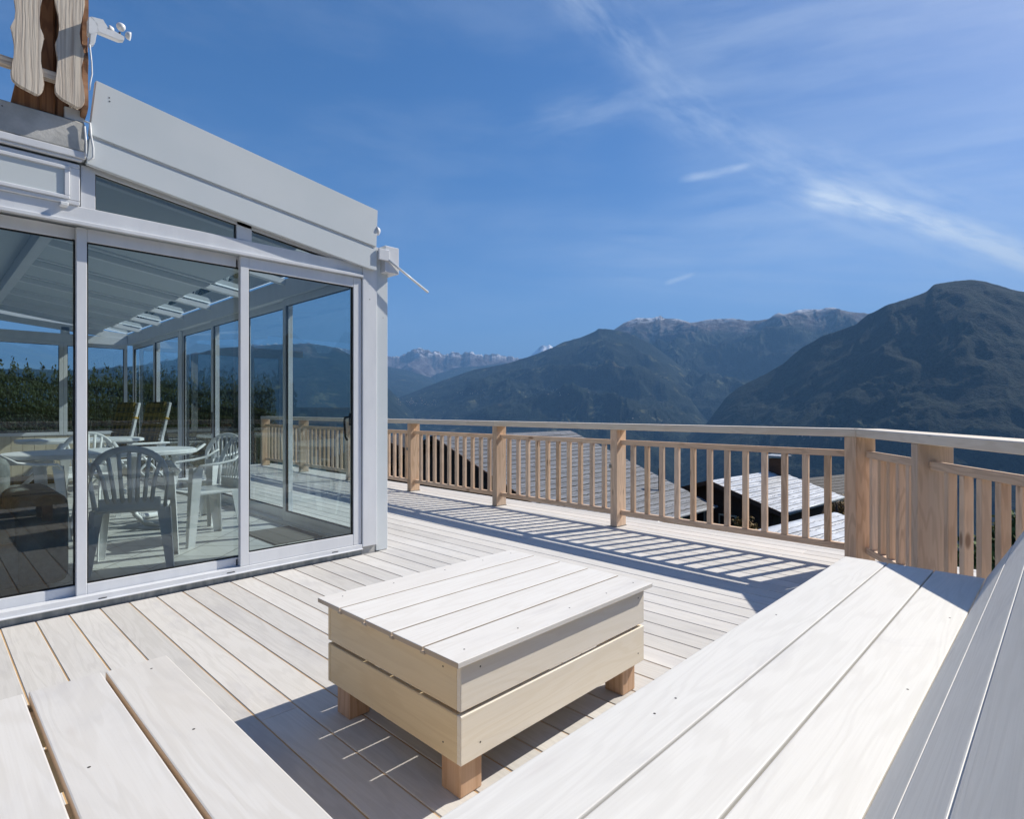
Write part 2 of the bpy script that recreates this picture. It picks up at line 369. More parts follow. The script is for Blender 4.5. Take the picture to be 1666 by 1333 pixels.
def tag(o, label=None, cat=None, group=None, kind=None):
    if label: o['label'] = label
    if cat: o['category'] = cat
    if group: o['group'] = group
    if kind: o['kind'] = kind
    return o
def thing(name, loc, label, cat, group=None, rz=0):
    o = bpy.data.objects.new(name, None); S.collection.objects.link(o); o.location = loc; o.rotation_euler = (0, 0, rz)
    o.empty_display_size = .1
    return tag(o, label, cat, group)
def copy_tree(o, parent=None):
    c = o.copy(); S.collection.objects.link(c); c.parent = parent
    for ch in [x for x in bpy.data.objects if x.parent == o]: copy_tree(ch, c)
    return c
def atpx(px, d): p = fw*d+rt*((px-CX)/F*d); return p[0], p[1]
def zpx(py, d): return H-(py-CY)/F*d

# ------------------------------------------------------------------ terrain and mountains
def vnoise(x, y, seed=0):
    xi = np.floor(x).astype(np.int64); yi = np.floor(y).astype(np.int64); xf = x-xi; yf = y-yi
    def h(a, b):
        n = (a*374761393+b*668265263+seed*1442695041) & 0xffffffff
        n = ((n ^ (n >> 13))*1274126177) & 0xffffffff
        n = ((n ^ (n >> 16))*2246822519) & 0xffffffff
        return ((n ^ (n >> 15)) & 0xffff)/65535.
    u = xf*xf*(3-2*xf); v = yf*yf*(3-2*yf)
    return (h(xi, yi)*(1-u)+h(xi+1, yi)*u)*(1-v)+(h(xi, yi+1)*(1-u)+h(xi+1, yi+1)*u)*v
def fbm(x, y, o=6, seed=0, g=.5, ridged=False):
    s = 0; a = 1.; t = 0
    for i in range(o):
        n = vnoise(x*2**i+17*i, y*2**i-11*i, seed+i)
        if ridged: n = 1-np.abs(2*n-1)
        s = s+n*a; t += a; a *= g
    return s/t
def grid_mesh(name, X, Y, Z, m, smooth=True):
    nr, nc = X.shape; me = bpy.data.meshes.new(name)
    co_ = np.stack([X, Y, Z], -1).reshape(-1, 3)
    i = np.arange(nr*nc).reshape(nr, nc)
    q = np.stack([i[:-1, :-1], i[:-1, 1:], i[1:, 1:], i[1:, :-1]], -1).reshape(-1, 4)
    me.from_pydata(co_.tolist(), [], q.tolist()); me.update()
    if smooth: me.polygons.foreach_set('use_smooth', [True]*len(me.polygons))
    me.materials.append(m); o = bpy.data.objects.new(name, me); S.collection.objects.link(o); return o

def f_mount(forest=(.003, .006, .005), forest2=(.017, .025, .017), meadow=(.085, .09, .05), alp=(.115, .078, .06), rock=(.20, .185, .18), treeline=700, mead=.575, snow=0., snowz=1000, sc=1.):
    def f(k, b):
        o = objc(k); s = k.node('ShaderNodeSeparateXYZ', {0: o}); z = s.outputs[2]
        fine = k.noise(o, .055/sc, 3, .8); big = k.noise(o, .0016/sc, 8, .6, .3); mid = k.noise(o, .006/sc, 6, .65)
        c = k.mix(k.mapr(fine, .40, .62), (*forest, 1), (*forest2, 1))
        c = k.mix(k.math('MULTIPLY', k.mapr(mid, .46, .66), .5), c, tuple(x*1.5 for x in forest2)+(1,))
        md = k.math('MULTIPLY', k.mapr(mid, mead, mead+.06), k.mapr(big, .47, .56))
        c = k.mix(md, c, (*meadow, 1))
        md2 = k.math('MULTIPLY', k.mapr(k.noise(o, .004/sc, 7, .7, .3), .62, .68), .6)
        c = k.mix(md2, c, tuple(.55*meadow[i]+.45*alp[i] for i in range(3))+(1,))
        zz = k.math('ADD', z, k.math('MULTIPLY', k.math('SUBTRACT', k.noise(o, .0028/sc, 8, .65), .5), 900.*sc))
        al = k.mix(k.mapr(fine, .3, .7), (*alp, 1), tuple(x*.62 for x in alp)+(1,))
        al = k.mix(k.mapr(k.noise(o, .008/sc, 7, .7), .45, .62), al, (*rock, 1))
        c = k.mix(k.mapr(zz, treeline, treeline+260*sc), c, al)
        if snow:
            sn = k.math('MULTIPLY', k.mapr(z, snowz, snowz+200*sc), k.mapr(k.noise(o, .006/sc, 8, .75), .58-snow*.2, .61-snow*.2))
            c = k.mix(sn, c, (.72, .75, .80, 1))
        k.l.new(c, b.inputs['Base Color'])
        bumpn(k, b, k.math('ADD', fine, k.math('MULTIPLY', mid, 2.)), .9, 14*sc)
    return f
def mountain(name, sky_, Rc, Rf, zf, mt, seed, amp=.16, nfreq=1.0, nth=900, nr=170, th0=None, th1=None, label=None, jag=.0012, pw=1.15):
    th = np.array([math.atan((p-CX)/F) for p, _ in sky_]); el = np.array([(CY-q)/F*math.cos(t) for (p, q), t in zip(sky_, th)])
    T = np.linspace(th[0], th[-1], nth); E = np.interp(T, th, el)
    ker = np.hanning(9); ker /= ker.sum(); E = np.convolve(np.pad(E, 4, 'edge'), ker, 'valid')
    t = np.concatenate([np.linspace(0, 1, nr), np.linspace(1.03, 1.9, 24)])
    kb = np.hanning(int(nth*.14)//2*2+1); kb /= kb.sum(); Es = np.convolve(np.pad(E, len(kb)//2, 'edge'), kb, 'valid')
    TT, tt = np.meshgrid(T, t); EE = Es[None, :]+(E-Es)[None, :]*np.clip((tt-.45)/.55, 0, 1)**1.7
    Rcc = Rc*(1+.05*(fbm(T*5, T*0+seed, 3, seed)-.5)); RC = np.tile(Rcc, (len(t), 1))
    RR = Rf+(RC-Rf)*tt
    zc = H+EE*RC + jag*RC*(fbm(TT*160, TT*0+seed, 4, seed, .6)-.5)*np.clip((tt-.8)*5, 0, 1)
    prof = np.where(tt <= 1, tt**pw, 1-(tt-1)*.9)
    Z = zf+(zc-zf)*prof
    az = R(AZ)-TT; X = np.cos(az)*RR; Y = np.sin(az)*RR
    L = Rc*.20/nfreq
    wx, wy = fbm(X/L*.8, Y/L*.8, 4, seed+3), fbm(X/L*.8+9, Y/L*.8, 4, seed+4)
    iso = fbm(X/L+1.3*wx, Y/L+1.3*wy, 8, seed+9, .52, True)
    spur = fbm((TT*Rc/L)*.55+1.5*wx, tt*.9+seed+wy, 5, seed, .5, True)
    env = np.clip(tt*(1-tt)*4, 0, 1)**.55; env = np.where(tt > 1, 0, env)
    Z = Z+(np.percentile(zc, 70)-zf)*amp*env*((spur-.6)*.9+(iso-.6)*1.5)*np.clip((zc-zf)/(zc.max()-zf), .25, 1)
    o = grid_mesh(name, X, Y, Z, mt); tag(o, kind='structure')
    return o
mm = lambda n, **kw: mat(n, (.05, .06, .04), .95, .05, build=f_mount(**kw))
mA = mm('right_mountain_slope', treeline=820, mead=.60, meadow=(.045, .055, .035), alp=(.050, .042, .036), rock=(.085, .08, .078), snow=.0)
mB = mm('forested_ridge', treeline=1150, mead=.555, meadow=(.10, .10, .055))
mB2 = mm('alpine_ridge', treeline=1120, alp=(.105, .070, .058), snow=.5, snowz=1430, sc=1.2)
mC = mm('rocky_range', treeline=500, alp=(.13, .095, .09), rock=(.17, .155, .16), snow=.30, snowz=1250, sc=2.)
mL = mm('left_ridge_brown', treeline=560, alp=(.085, .06, .05))
mC2 = mm('forested_valley_side', treeline=1900, sc=1.6)  # dark green forest nearly up to the crests
mD = mat('glacier', (.85, .87, .92), .6, build=lambda k, b: k.l.new(k.mix(k.mapr(k.noise(objc(k), .0018, 7, .6), .5, .62), (.9, .92, .96, 1), (.30, .31, .35, 1)), b.inputs['Base Color']))
mT = mat('valley_ground', (.05, .06, .04), .95, .05, build=f_mount(treeline=4000, mead=.48, meadow=(.075, .095, .035)))
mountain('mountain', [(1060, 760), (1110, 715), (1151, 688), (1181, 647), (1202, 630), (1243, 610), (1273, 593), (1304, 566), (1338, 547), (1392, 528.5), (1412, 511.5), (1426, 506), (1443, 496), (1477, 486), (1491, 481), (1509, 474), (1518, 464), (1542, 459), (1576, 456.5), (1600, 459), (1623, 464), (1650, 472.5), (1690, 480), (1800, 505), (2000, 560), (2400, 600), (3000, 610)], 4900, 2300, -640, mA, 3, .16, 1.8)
mountain('mountain', [(520, 700), (600, 665), (635, 652), (667, 640), (715, 621), (770, 602), (824, 592), (849, 584), (868, 578), (903, 564), (916, 557), (945, 549), (967, 540), (973, 535), (985, 535), (999, 537), (1020, 541), (1060, 560), (1110, 598), (1150, 640), (1175, 672), (1200, 700)], 8200, 2900, -640, mB, 11, .23, 1.8)
mountain('mountain', [(930, 585), (985, 545), (1014, 527), (1037, 520), (1062, 519), (1070, 516), (1074, 513), (1080, 518), (1104, 519), (1123, 525), (1134, 524), (1151, 520), (1192, 518), (1215, 522), (1249, 521), (1280, 512.5), (1300, 505), (1317, 505), (1362, 508), (1389, 512.5), (1407, 511.5), (1450, 520), (1520, 560)], 10500, 5400, -560, mB2, 23, .26, 1.8)
mountain('mountain', [(-500, 590), (0, 600), (150, 602), (190, 595), (209, 596), (240, 592), (269, 585), (285, 586), (300, 578), (335, 572), (352, 567), (380, 565), (420, 562), (471, 559), (503, 559.6), (548, 566), (600, 577), (635, 581), (650, 579), (665, 573), (672, 570), (682, 567), (700, 571), (715, 573), (722, 580), (730, 575), (737, 572), (748, 576), (760, 572), (775, 576), (790, 578), (800, 575.5), (815, 577), (830, 580), (845, 583), (860, 590), (900, 600)], 16000, 9000, -500, mC, 31, .24, 1.8, jag=.008)
mountain('mountain', [(-900, 560), (-300, 590), (0, 600), (150, 603), (189, 597), (209, 597), (240, 593), (269, 588), (282, 586), (299, 579), (330, 573), (352, 567), (400, 564), (440, 562), (471, 559.5), (485, 560), (503, 559), (525, 562), (548, 566), (575, 580), (610, 610), (650, 650), (690, 690)], 6800, 2600, -620, mL, 61, .2, 1.1)
mountain('mountain', [(-300, 640), (150, 632), (400, 612), (500, 600), (560, 597), (635, 597), (665, 603), (700, 614), (730, 640), (760, 680)], 12500, 5000, -560, mC2, 41, .15)
mountain('mountain', [(640, 660), (690, 620), (712, 608), (745, 598), (790, 595), (825, 591), (860, 592), (920, 600)], 14000, 6500, -560, mC2, 47, .15)
mountain('mountain', [(800, 610), (845, 590), (862, 580), (872, 571), (879, 564), (884, 561.5), (889, 563.5), (894, 561), (899, 565), (908, 573), (930, 580), (980, 600)], 21000, 17000, 0, mD, 53, .1, nth=300, nr=60, jag=.0008)
def base_h(x, y):
    s = (x*math.cos(R(30))+y*math.sin(R(30)))*.97+np.sqrt(x*x+y*y)*.12
    down = -3.4-.27*np.clip(s, 0, 40)-.36*np.clip(s-40, 0, 1500)
    up = np.where(s < 0, -s*.28, 0)
    z = np.maximum(down, -640)+np.minimum(up, 1500)
    r = np.sqrt(x*x+y*y)
    z = z+np.clip((r-30)/400, 0, 1)*28*(fbm(x/260, y/260, 6, 77)-.5)+np.clip(r/10, 0, 1)*.25*(fbm(x/3, y/3, 3, 5)-.5)
    return z
th = np.linspace(0, 2*math.pi, 500); rr = np.concatenate([[0], np.geomspace(3, 40000, 240)])
TH, RR_ = np.meshgrid(th, rr); gx, gy = np.cos(TH)*RR_, np.sin(TH)*RR_
tag(grid_mesh('terrain', gx, gy, base_h(gx, gy), mT), kind='structure')
# far ridges seen only reflected in the glazing
mountain2 = [(-170, .10), (-140, .08), (-110, .10), (-90, .13), (-62, .12), (-40, .10)]
tt_ = np.radians(np.linspace(-175, -45, 260)) ; rr2 = np.linspace(0, 1.5, 60)
T2, r2 = np.meshgrid(tt_, rr2)
E2 = np.interp(T2, [math.radians(a) for a, _ in mountain2], [e for _, e in mountain2])
RR2 = 2500+4000*r2; Z2 = -600+(E2*6500+600)*np.where(r2 < 1, r2**1.2, 1-(r2-1))+600*r2*(fbm(T2*14, r2*3, 6, 91, .5, True)-.5)
tag(grid_mesh('mountain', np.cos(T2+R(AZ)-R(0))*RR2, np.sin(T2+R(AZ))*RR2, Z2, mA), kind='structure')

# ------------------------------------------------------------------ deck
d = MB(); e = MB()
X0, PITCH = .4535, .1443; DX1 = 5.30
k0 = -26; xs = []
while X0+PITCH*k0 < DX1-.02:
    a = X0+PITCH*k0+.0029; b = min(X0+PITCH*(k0+1)-.0029, DX1)
    # boards are butt-jointed at staggered places
    cuts = [-1.6]; y = -1.6+random.uniform(1.5, 4)
    yend = 4.035 if b < 2.62 else 12.3
    while y < yend-.8: cuts.append(y); y += random.uniform(3.2, 4.2)
    cuts.append(yend)
    for c0, c1 in zip(cuts, cuts[1:]):
        d.box((a, c0+.001, -.028), (b, c1-.001, 0), ax=1, bev=.0022)
    k0 += 1
deck = d.build('deck', 'deck'); tag(deck, kind='structure')
g = MB()
for i in range(30): g.box((-3.3, -1.5+i*.46, -.15), (5.28, -1.45+i*.46, -.0295), bev=0)
g.box((5.302, -1.6, -.26), (5.34, 12.3, -.01), bev=.003)
tag(g.build('deck_joists', 'endg'), kind='structure')
g = MB(); 
for k in range(-26, 34):
    x = X0+PITCH*k
    g.box((x-.0028, -1.59, -.027), (x+.0028, 4.03 if x < 2.62 else 12.2, -.003), bev=0, ax=1)
tag(g.build('deck_board_edges', 'deckedge'), kind='structure')
# ------------------------------------------------------------------ low table
t = thing('low_table', (1.59, 1.65, 0), 'low slatted white pine table with box sides and short square legs on the deck', 'table')
TX0, TX1, TY0, TY1, TZ = 1.062, 2.112, 1.241, 2.055, .435
b = MB(); n = 5; wd = (TY1-TY0)/n
for i in range(n): b.box((TX0, TY0+wd*i+(.0045 if i else 0), TZ-.0165), (TX1, TY0+wd*(i+1)-(.0045 if i < n-1 else 0), TZ), ax=0, bev=.0012, r=.2+.13*i, edge='all' if i else 'endp')
b.build('tabletop', 'white', t, m2='endg')
for i in range(1, n): MB().box((TX0-.003, TY0+wd*i-.012, TZ-.020), (TX0+.05, TY0+wd*i+.010, TZ-.0125), ax=1, bev=.001).build('tongue', 'endg', t)
bx0, bx1, by0, by1 = 1.093, 2.085, 1.265, 2.034
def side(lo, hi, ax, mt='side'):
    b = MB()
    for z0, z1 in ((.118, .262), (.274, .4155)):
        b.box((lo[0], lo[1], z0), (hi[0], hi[1], z1+(.003 if z1 > .4 else 0)), ax=ax, bev=.0025)
    return b.build('side_panel', mt, t)
side((bx0, by0, 0), (bx1, by0+.019, 0), 0, 'sidewash_sunlit'); side((bx0, by1-.019, 0), (bx1, by1, 0), 0)
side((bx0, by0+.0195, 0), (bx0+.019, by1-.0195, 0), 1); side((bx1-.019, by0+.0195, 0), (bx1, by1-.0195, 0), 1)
for x in (1.116, 1.974):
    for y in (1.294, 1.918):
        MB().box((x, y, 0), (x+.088, y+.088, .40), ax=2, bev=.003).build('leg', 'leg', t)
for x in (1.35, 1.62, 1.85): MB().box((x, by0+.02, .375), (x+.045, by1-.02, .4155), bev=.001).build('batten', 'endg', t)
def screw(p, nrm, parent, r=.003):
    b = MB(); u, v = basis(nrm); nrm = Vector(nrm)
    b.tube([Vector(p)-nrm*.004, Vector(p)+nrm*.0006], r, 8); return b.build('screw', 'screw', parent)
for x in (1.138, 1.37, 1.64, 1.87, 2.06):
    for y in (TY0+.06, TY1-.05): screw((x, y, TZ), (0, 0, 1), t)
for z in (.16, .385): screw((1.17, by0, z), (0, -1, 0), t); screw((2.04, by0, z), (0, -1, 0), t); screw((bx0, 1.345, z), (-1, 0, 0), t)
# ------------------------------------------------------------------ benches
SZ = .44
t = thing('corner_bench', (2.0, .52, 0), 'long white slatted bench with a leaning backrest beside the railing', 'bench')
rows = [(.6155, .790), (.441, .6095), (.262, .435)]
b = MB()
for i, (a, c) in enumerate(rows): b.box((.0, a, SZ-.024), (3.13, c, SZ), ax=0, bev=.0035, r=.15+.31*i, seg=2)
b.build('seat', 'white3', t)
for x in (.35, .95, 1.45, 2.0, 2.62, 3.05): MB().box((x, .27, SZ-.085), (x+.045, .775, SZ-.0245), bev=.002, ax=1).build('seat_batten', 'side', t)
b = MB(); b.box((.53, .765, .17), (3.12, .784, .29), ax=0); b.box((.53, .765, .30), (3.12, .784, .414), ax=0)
b.box((3.10, .29, .17), (3.119, .76, .29), ax=1); b.box((3.10, .29, .30), (3.119, .76, .414), ax=1)
b.build('front_panel', 'side', t)
for x in (.9, 1.95, 3.0):
    for y in (.30, .66): MB().box((x, y, 0), (x+.088, y+.088, .35), ax=2).build('leg', 'leg', t)
ang = R(28.5); c_, s_ = math.cos(ang), math.sin(ang)
Mb = Matrix(((1, 0, 0, 0), (0, c_, -s_, .258), (0, s_, c_, SZ+.004), (0, 0, 0, 1)))
Mb = Matrix.Translation((0, .258, SZ+.006)) @ Matrix.Rotation(ang, 4, 'X')     # local z leans towards -Y
b = MB()
for i in range(3): b.box((.36, -.022, .1818*i+.003), (3.10, 0, .1818*(i+1)-.005), ax=0, Mx=Mb, bev=.0035, r=.37+.21*i, seg=2)
b.build('backrest', 'white3', t)
for x in (.6, 1.3, 2.0, 2.9): MB().box((x, -.07, -.30), (x+.045, -.0225, .54), ax=2, Mx=Mb).build('backrest_bracket', 'side', t)
for x, y in ((1.30, .70), (2.07, .735), (2.45, .30), (1.75, .30), (1.20, .70)): screw((x, y, SZ), (0, 0, 1), t)
t = thing('bench', (.27, 1.4, 0), 'short end of the bench with three wide pale boards left of the low table', 'bench')
b = MB()
for i, (a, c, y) in enumerate([(.358, .505, 1.880), (.198, .349, 1.884), (.030, .187, 1.882), (-.135, .02, 1.88)]): b.box((a, .80, SZ-.024), (c, y, SZ), ax=1, bev=.0035, r=.23+.19*i, seg=2, edge='all')
b.build('seat', 'white2', t, m2='edgew')
for y in (.9, 1.3, 1.77): MB().box((-.12, y, SZ-.085), (.49, y+.045, SZ-.0245), ax=0, bev=.002).build('seat_batten', 'side', t)
b = MB(); b.box((.47, .82, .17), (.489, 1.85, .29), ax=1); b.box((.47, .82, .30), (.489, 1.85, .414), ax=1)
b.box((-.12, 1.852, .17), (.489, 1.868, .29), ax=0); b.box((-.12, 1.852, .30), (.489, 1.868, .414), ax=0)
b.build('front_panel', 'side', t)
for x in (-.1, .37):
    for y in (.86, 1.75): MB().box((x, y, 0), (x+.088, y+.088, .35), ax=2).build('leg', 'leg', t)
for x, y in ((.45, 1.81), (.43, 1.40), (.24, 1.40), (.12, 1.30)): screw((x, y, SZ), (0, 0, 1), t)

# ------------------------------------------------------------------ railings
def railing(name, P0, ang, posts, label, top=(0, 1), pa=.078, pc=.158, counts=None, flip=1, brackets=(), endtrim=(0, 0), bals=None, p0c=None, bw=(.044, .036)):
    """posts: list of s positions (start of post) along the line from P0; the n axis points outwards"""
    t = thing(name, (*P0, 0), label, 'railing')
    Mx = Matrix.Translation((*P0, 0)) @ Matrix.Rotation(ang, 4, 'Z')
    def bx(nm, lo, hi, m='larch', ax=None, parent=t, bev=.003):
        if flip < 0: lo, hi = (lo[0], -hi[1], lo[2]), (hi[0], -lo[1], hi[2])
        return MB().box(lo, hi, Mx=Mx, ax=ax, bev=bev).build(nm, m, parent)
    for i, s in enumerate(posts):
        pc_ = p0c if (p0c and i == 0) else pc
        p = bx('post', (s, 0, 0), (s+pa, pc_, .951), ax=2, bev=.004)
        bx('foot_plate', (s-.004, -.004, 0), (s+pa+.004, pc_+.004, .008), 'metal', parent=p, bev=0)
        if i in brackets: bx('bracket', (s+pa*.8, -.006, .575), (s+pa+.012, .035, .612), 'metal', parent=p, bev=.001)
    L = posts[-1]+pa
    # handrail in lengths
    cuts = [posts[0]-endtrim[0]]
    for i in range(2, len(posts)-1, 2): cuts.append(posts[i]+pa/2)
    cuts.append(L+endtrim[1])
    for a, b in zip(cuts, cuts[1:]): bx('handrail', (a+.0006, -.006, .952), (b-.0006, pc-.004, 1.010), 'larchtop', ax=0, bev=.005)
    for i in range(len(posts)-1):
        a, b = posts[i]+pa, posts[i+1]; n0 = .064
        bx('upper_rail', (a+.001, n0-.004, .803), (b-.001, n0+.042, .850), ax=0)
        bx('lower_rail', (a+.001, n0-.004, .112), (b-.001, n0+.042, .160), ax=0)
        n = counts[i] if counts else round((b-a)/.158)-1
        gap = (b-a-n*.044)/(n+1)
        for s in (bals[i] if bals else [a+gap*(j+1)+.044*j for j in range(n)]):
            bx('baluster', (s, n0, .161), (s+bw[0], n0+bw[1], .802), ax=2, bev=.0025)
    return t
# section along the valley: starts at the corner and runs along +Y (n axis must point to +X -> flip)
A1 = R(90)-math.atan(.022)
railing('railing', (4.705, 1.115), A1, [0, 2.07, 3.78, 5.545, 7.29, 9.03, 10.8],
        'long straight larch railing running along the valley edge of the deck', counts=[12, 10, 10, 10, 10, 10], flip=-1, brackets=(1, 3))
A2 = R(34.9)+math.pi
railing('railing', (4.69, 1.10), A2, [-.10, .722, 2.10], 'angled larch railing section right of the corner post, beside the long bench',
        pa=.074, pc=.19, flip=1, p0c=.125, bw=(.045, .045),
        bals=[[.02+.1255*j for j in range(6)], [.935+.142*j for j in range(8)]])
e2 = Vector((4.69, 1.10))+Vector((math.cos(A2), math.sin(A2)))*2.18
railing('railing', (e2.x, e2.y), math.pi, [.03, 1.8, 3.6, 5.4], 'larch railing behind the long bench, outside the picture on the right', counts=[10, 10, 10], flip=1)

# ------------------------------------------------------------------ conservatory
cv = thing('conservatory', (1.6, 4.1, 0), 'pale grey aluminium conservatory with sliding glass doors and a sloping roof on the left', 'conservatory')
def P(name, m, parent=cv, *boxes, bev=.003):
    b = MB()
    for lo, hi in boxes: b.box(lo, hi, bev=bev)
    return b.build(name, m, parent)
YE = 11.3; XL = -1.2
P('base_flashing', 'zinc', cv, ((XL, 4.052, -.1), (2.462, 4.2, .044)), bev=0)
P('corner_block', 'concrete', cv, ((2.463, 4.05, -.03), (2.592, 4.17, .058)), bev=.004)
P('sill', 'alu', cv, ((XL, 4.030, .046), (2.46, 4.075, .084)), ((XL, 4.018, .044), (2.46, 4.032, .052)), ((XL, 4.078, .046), (2.46, 4.12, .076)), ((XL, 4.122, .046), (2.46, 4.21, .068)), bev=.002)
P('floor', 'tile', cv, ((XL-2, 4.205, -.05), (2.45, YE, .052)), bev=0)
def door(x0, x1, y, z0, z1, sw0=.052, sw1=.052, rail=(.075, .085), name='sliding_door', fx=None, handle=None, vert=False, gm='glass'):
    """frame made of stiles and rails, a black gasket and a pane; vert=True turns the door into the side wall"""
    th = .038
    def bb(lo, hi): return ((lo[1], lo[0], lo[2]), (hi[1], hi[0], hi[2])) if vert else (lo, hi)
    f = P(name, 'alu', cv, bb((x0, y, z0), (x0+sw0, y+th, z1)), bb((x1-sw1, y, z0), (x1, y+th, z1)),
          bb((x0+sw0+.0004, y+.001, z0), (x1-sw1-.0004, y+th-.001, z0+rail[0])), bb((x0+sw0+.0004, y+.001, z1-rail[1]), (x1-sw1-.0004, y+th-.001, z1)), bev=.0025)
    a, b_, c, d_ = x0+sw0, x1-sw1, z0+rail[0], z1-rail[1]; q = .007
    P('gasket', 'gasket', f, bb((a, y+.010, c), (a+q, y+.028, d_)), bb((b_-q, y+.010, c), (b_, y+.028, d_)), bb((a+q, y+.010, c), (b_-q, y+.028, c+q)), bb((a+q, y+.010, d_-q), (b_-q, y+.028, d_)), bev=0)
    g = MB(); lo, hi = bb((a+.002, y+.019, c+.002), (b_-.002, y+.019, d_-.002))
    if vert: g.poly([(lo[0], lo[1], lo[2]), (lo[0], lo[1], hi[2]), (lo[0], hi[1], hi[2]), (lo[0], hi[1], lo[2])])
    else: g.poly([(lo[0], lo[1], lo[2]), (hi[0], lo[1], lo[2]), (hi[0], lo[1], hi[2]), (lo[0], lo[1], hi[2])])
    g.build('glass_pane', gm, f)
    return f
door(1.530, 2.455, 4.040, .0855, 2.190, .056, .068, (.085, .08))
door(.640, 1.598, 4.084, .078, 2.195, .050, .045, (.064, .075))
door(-.36, .688, 4.128, .070, 2.20, .05, .045, (.062, .07))
door(-1.2, -.3, 4.172, .070, 2.20, .05, .045, (.062, .07))
# small black blocks beside the door stiles, top and bottom
P('track_end_block', 'gasket', cv, ((1.519, 4.085, .086), (1.5285, 4.10, .13)), ((1.519, 4.085, 2.12), (1.5285, 4.10, 2.17)), ((.629, 4.13, .08), (.6385, 4.14, .12)), ((.629, 4.13, 2.13), (.6385, 4.14, 2.18)), bev=0)
P('sill_slot', 'gasket', cv, ((.735, 4.0285, .056), (.775, 4.0297, .061)), ((1.44, 4.0285, .060), (1.49, 4.0297, .065)), ((2.20, 4.0285, .062), (2.25, 4.0297, .067)), bev=0)
P('head_beam', 'alu', cv, ((XL, 4.034, 2.215), (2.46, 4.20, 2.300)), ((XL, 4.012, 2.192), (2.46, 4.038, 2.2145)), ((XL, 4.175, 2.205), (2.46, 4.2, 2.2148)), bev=.003)
P('corner_post', 'alu', cv, ((2.4615, 4.028, .060), (2.592, 4.16, 2.42)), bev=.004)
screw((2.525, 4.028, 2.03), (0, -1, 0), cv, .004)
P('downpipe_cover', 'alufascia', cv, ((2.5935, 4.045, .003), (2.705, 4.15, 2.44)), bev=.004)
screw((2.66, 4.045, 1.9), (0, -1, 0), cv, .003)
# fascia boards following the slope of the roof
def sl(x, z0): return z0-.1475*(x-.68)
b = MB(); b.prism([(.715, 3.985, 3.024), (2.572, 3.985, 2.742), (2.560, 3.985, 2.447), (.683, 3.985, 2.706)], (0, .045, 0)); b.build('upper_fascia', 'alufascia', cv, bevel=.003)
b = MB(); b.prism([(.684, 3.991, 2.686), (2.570, 3.991, 2.425), (2.565, 3.991, 2.262), (2.50, 3.991, 2.268), (.672, 3.991, 2.538)], (0, .032, 0)); b.build('lower_fascia', 'alufascia', cv, bevel=.003)
b = MB(); b.prism([(.69, 4.0, 2.706), (2.60, 4.0, 2.447), (2.60, 4.0, 2.425), (.69, 4.0, 2.684)], (0, .05, 0)); b.build('fascia_joint', 'alu', cv)
P('fascia_fixing', 'screw', cv, ((.775, 3.9835, 2.945), (.781, 3.985, 2.951)), ((.777, 3.9835, 2.925), (.783, 3.985, 2.931)), bev=0)
# triangular lights above the head beam
P('mullion', 'alu', cv, ((1.506, 4.04, 2.301), (1.606, 4.10, 2.42)), bev=.002)
P('mullion', 'alu', cv, ((.654, 4.04, 2.301), (.722, 4.10, 2.54)), bev=.002)
b = MB(); b.prism([(.72, 4.04, 2.545), (2.46, 4.04, 2.289), (2.46, 4.04, 2.274), (2.46, 4.04, 2.262), (.72, 4.04, 2.512)], (0, .06, 0)); b.build('sloping_frame', 'alu', cv)
def tri(pts):
    f = MB()
    for a, c in zip(pts, pts[1:]+pts[:1]): f.tube([(a[0], 4.062, a[1]), (c[0], 4.062, c[1])], .0045, 4)
    f = f.build('top_light', 'gasket', cv)
    g = MB(); g.poly([(x, 4.066, z) for x, z in pts]); g.build('glass_pane', 'glass', f)
tri([(.724, 2.303), (1.504, 2.303), (1.504, 2.398), (.724, 2.512)]); tri([(1.608, 2.303), (2.14, 2.303), (1.608, 2.383)])
# side wall facing the railing
P('side_sill', 'alu', cv, ((2.452, 4.165, .0), (2.600, YE, .078)))
P('eave_beam', 'alu', cv, ((2.452, 4.165, 2.215), (2.600, YE, 2.395)))
seams = [4.19, 5.47, 6.50, 7.42, 8.67, 9.85, 11.22]
for i, (a, c) in enumerate(zip(seams, seams[1:])):
    f = door(a-(.02 if i else 0), c+.02, 2.475+(i % 2)*.045, .079, 2.214, .055, .055, (.09, .065), vert=True, gm='glassside')
    if i in (0, 2):
        h = MB(); yy = a+.055 if i == 0 else c-.02; xx = 2.475
        if i == 0:
            h.box((xx-.02, yy-.04, 1.02), (xx-.001, yy-.012, 1.12), bev=.003)
            h.tube([(xx-.02, yy-.026, 1.09), (xx-.06, yy-.026, 1.085), (xx-.065, yy-.024, 1.05), (xx-.055, yy-.022, .93), (xx-.035, yy-.022, .90)], .009, 8)
        else: h.box((xx-.012, yy-.02, .86), (xx-.001, yy, 1.12), bev=.003)
        h.build('door_handle', 'plasticdark', f)
# end wall
door(.02, 1.60, YE-.04, .75, 2.20, .05, .05, (.05, .05), 'end_window', gm='glassside'); door(1.602, 2.45, YE-.04, .75, 2.20, .05, .05, (.05, .05), 'end_window', gm='glassside')
P('end_beam', 'alu', cv, ((-.5, YE-.06, 2.202), (2.45, YE, 2.33)))
P('end_mullion', 'alu', cv, ((1.57, YE-.05, 2.33), (1.68, YE, 2.44)))
b = MB(); b.prism([(.3, YE-.05, 2.60), (2.45, YE-.05, 2.40), (2.45, YE-.05, 2.33), (2.1, YE-.05, 2.335), (.3, YE-.05, 2.52)], (0, .05, 0)); b.build('end_verge', 'alu', cv)
g = MB()
for i in range(22): g.box((-.5+i*.135, YE-.03, .053), (-.5+i*.135+.131, YE, .748), ax=2, bev=.003)
g.build('knee_wall', 'knee', cv)
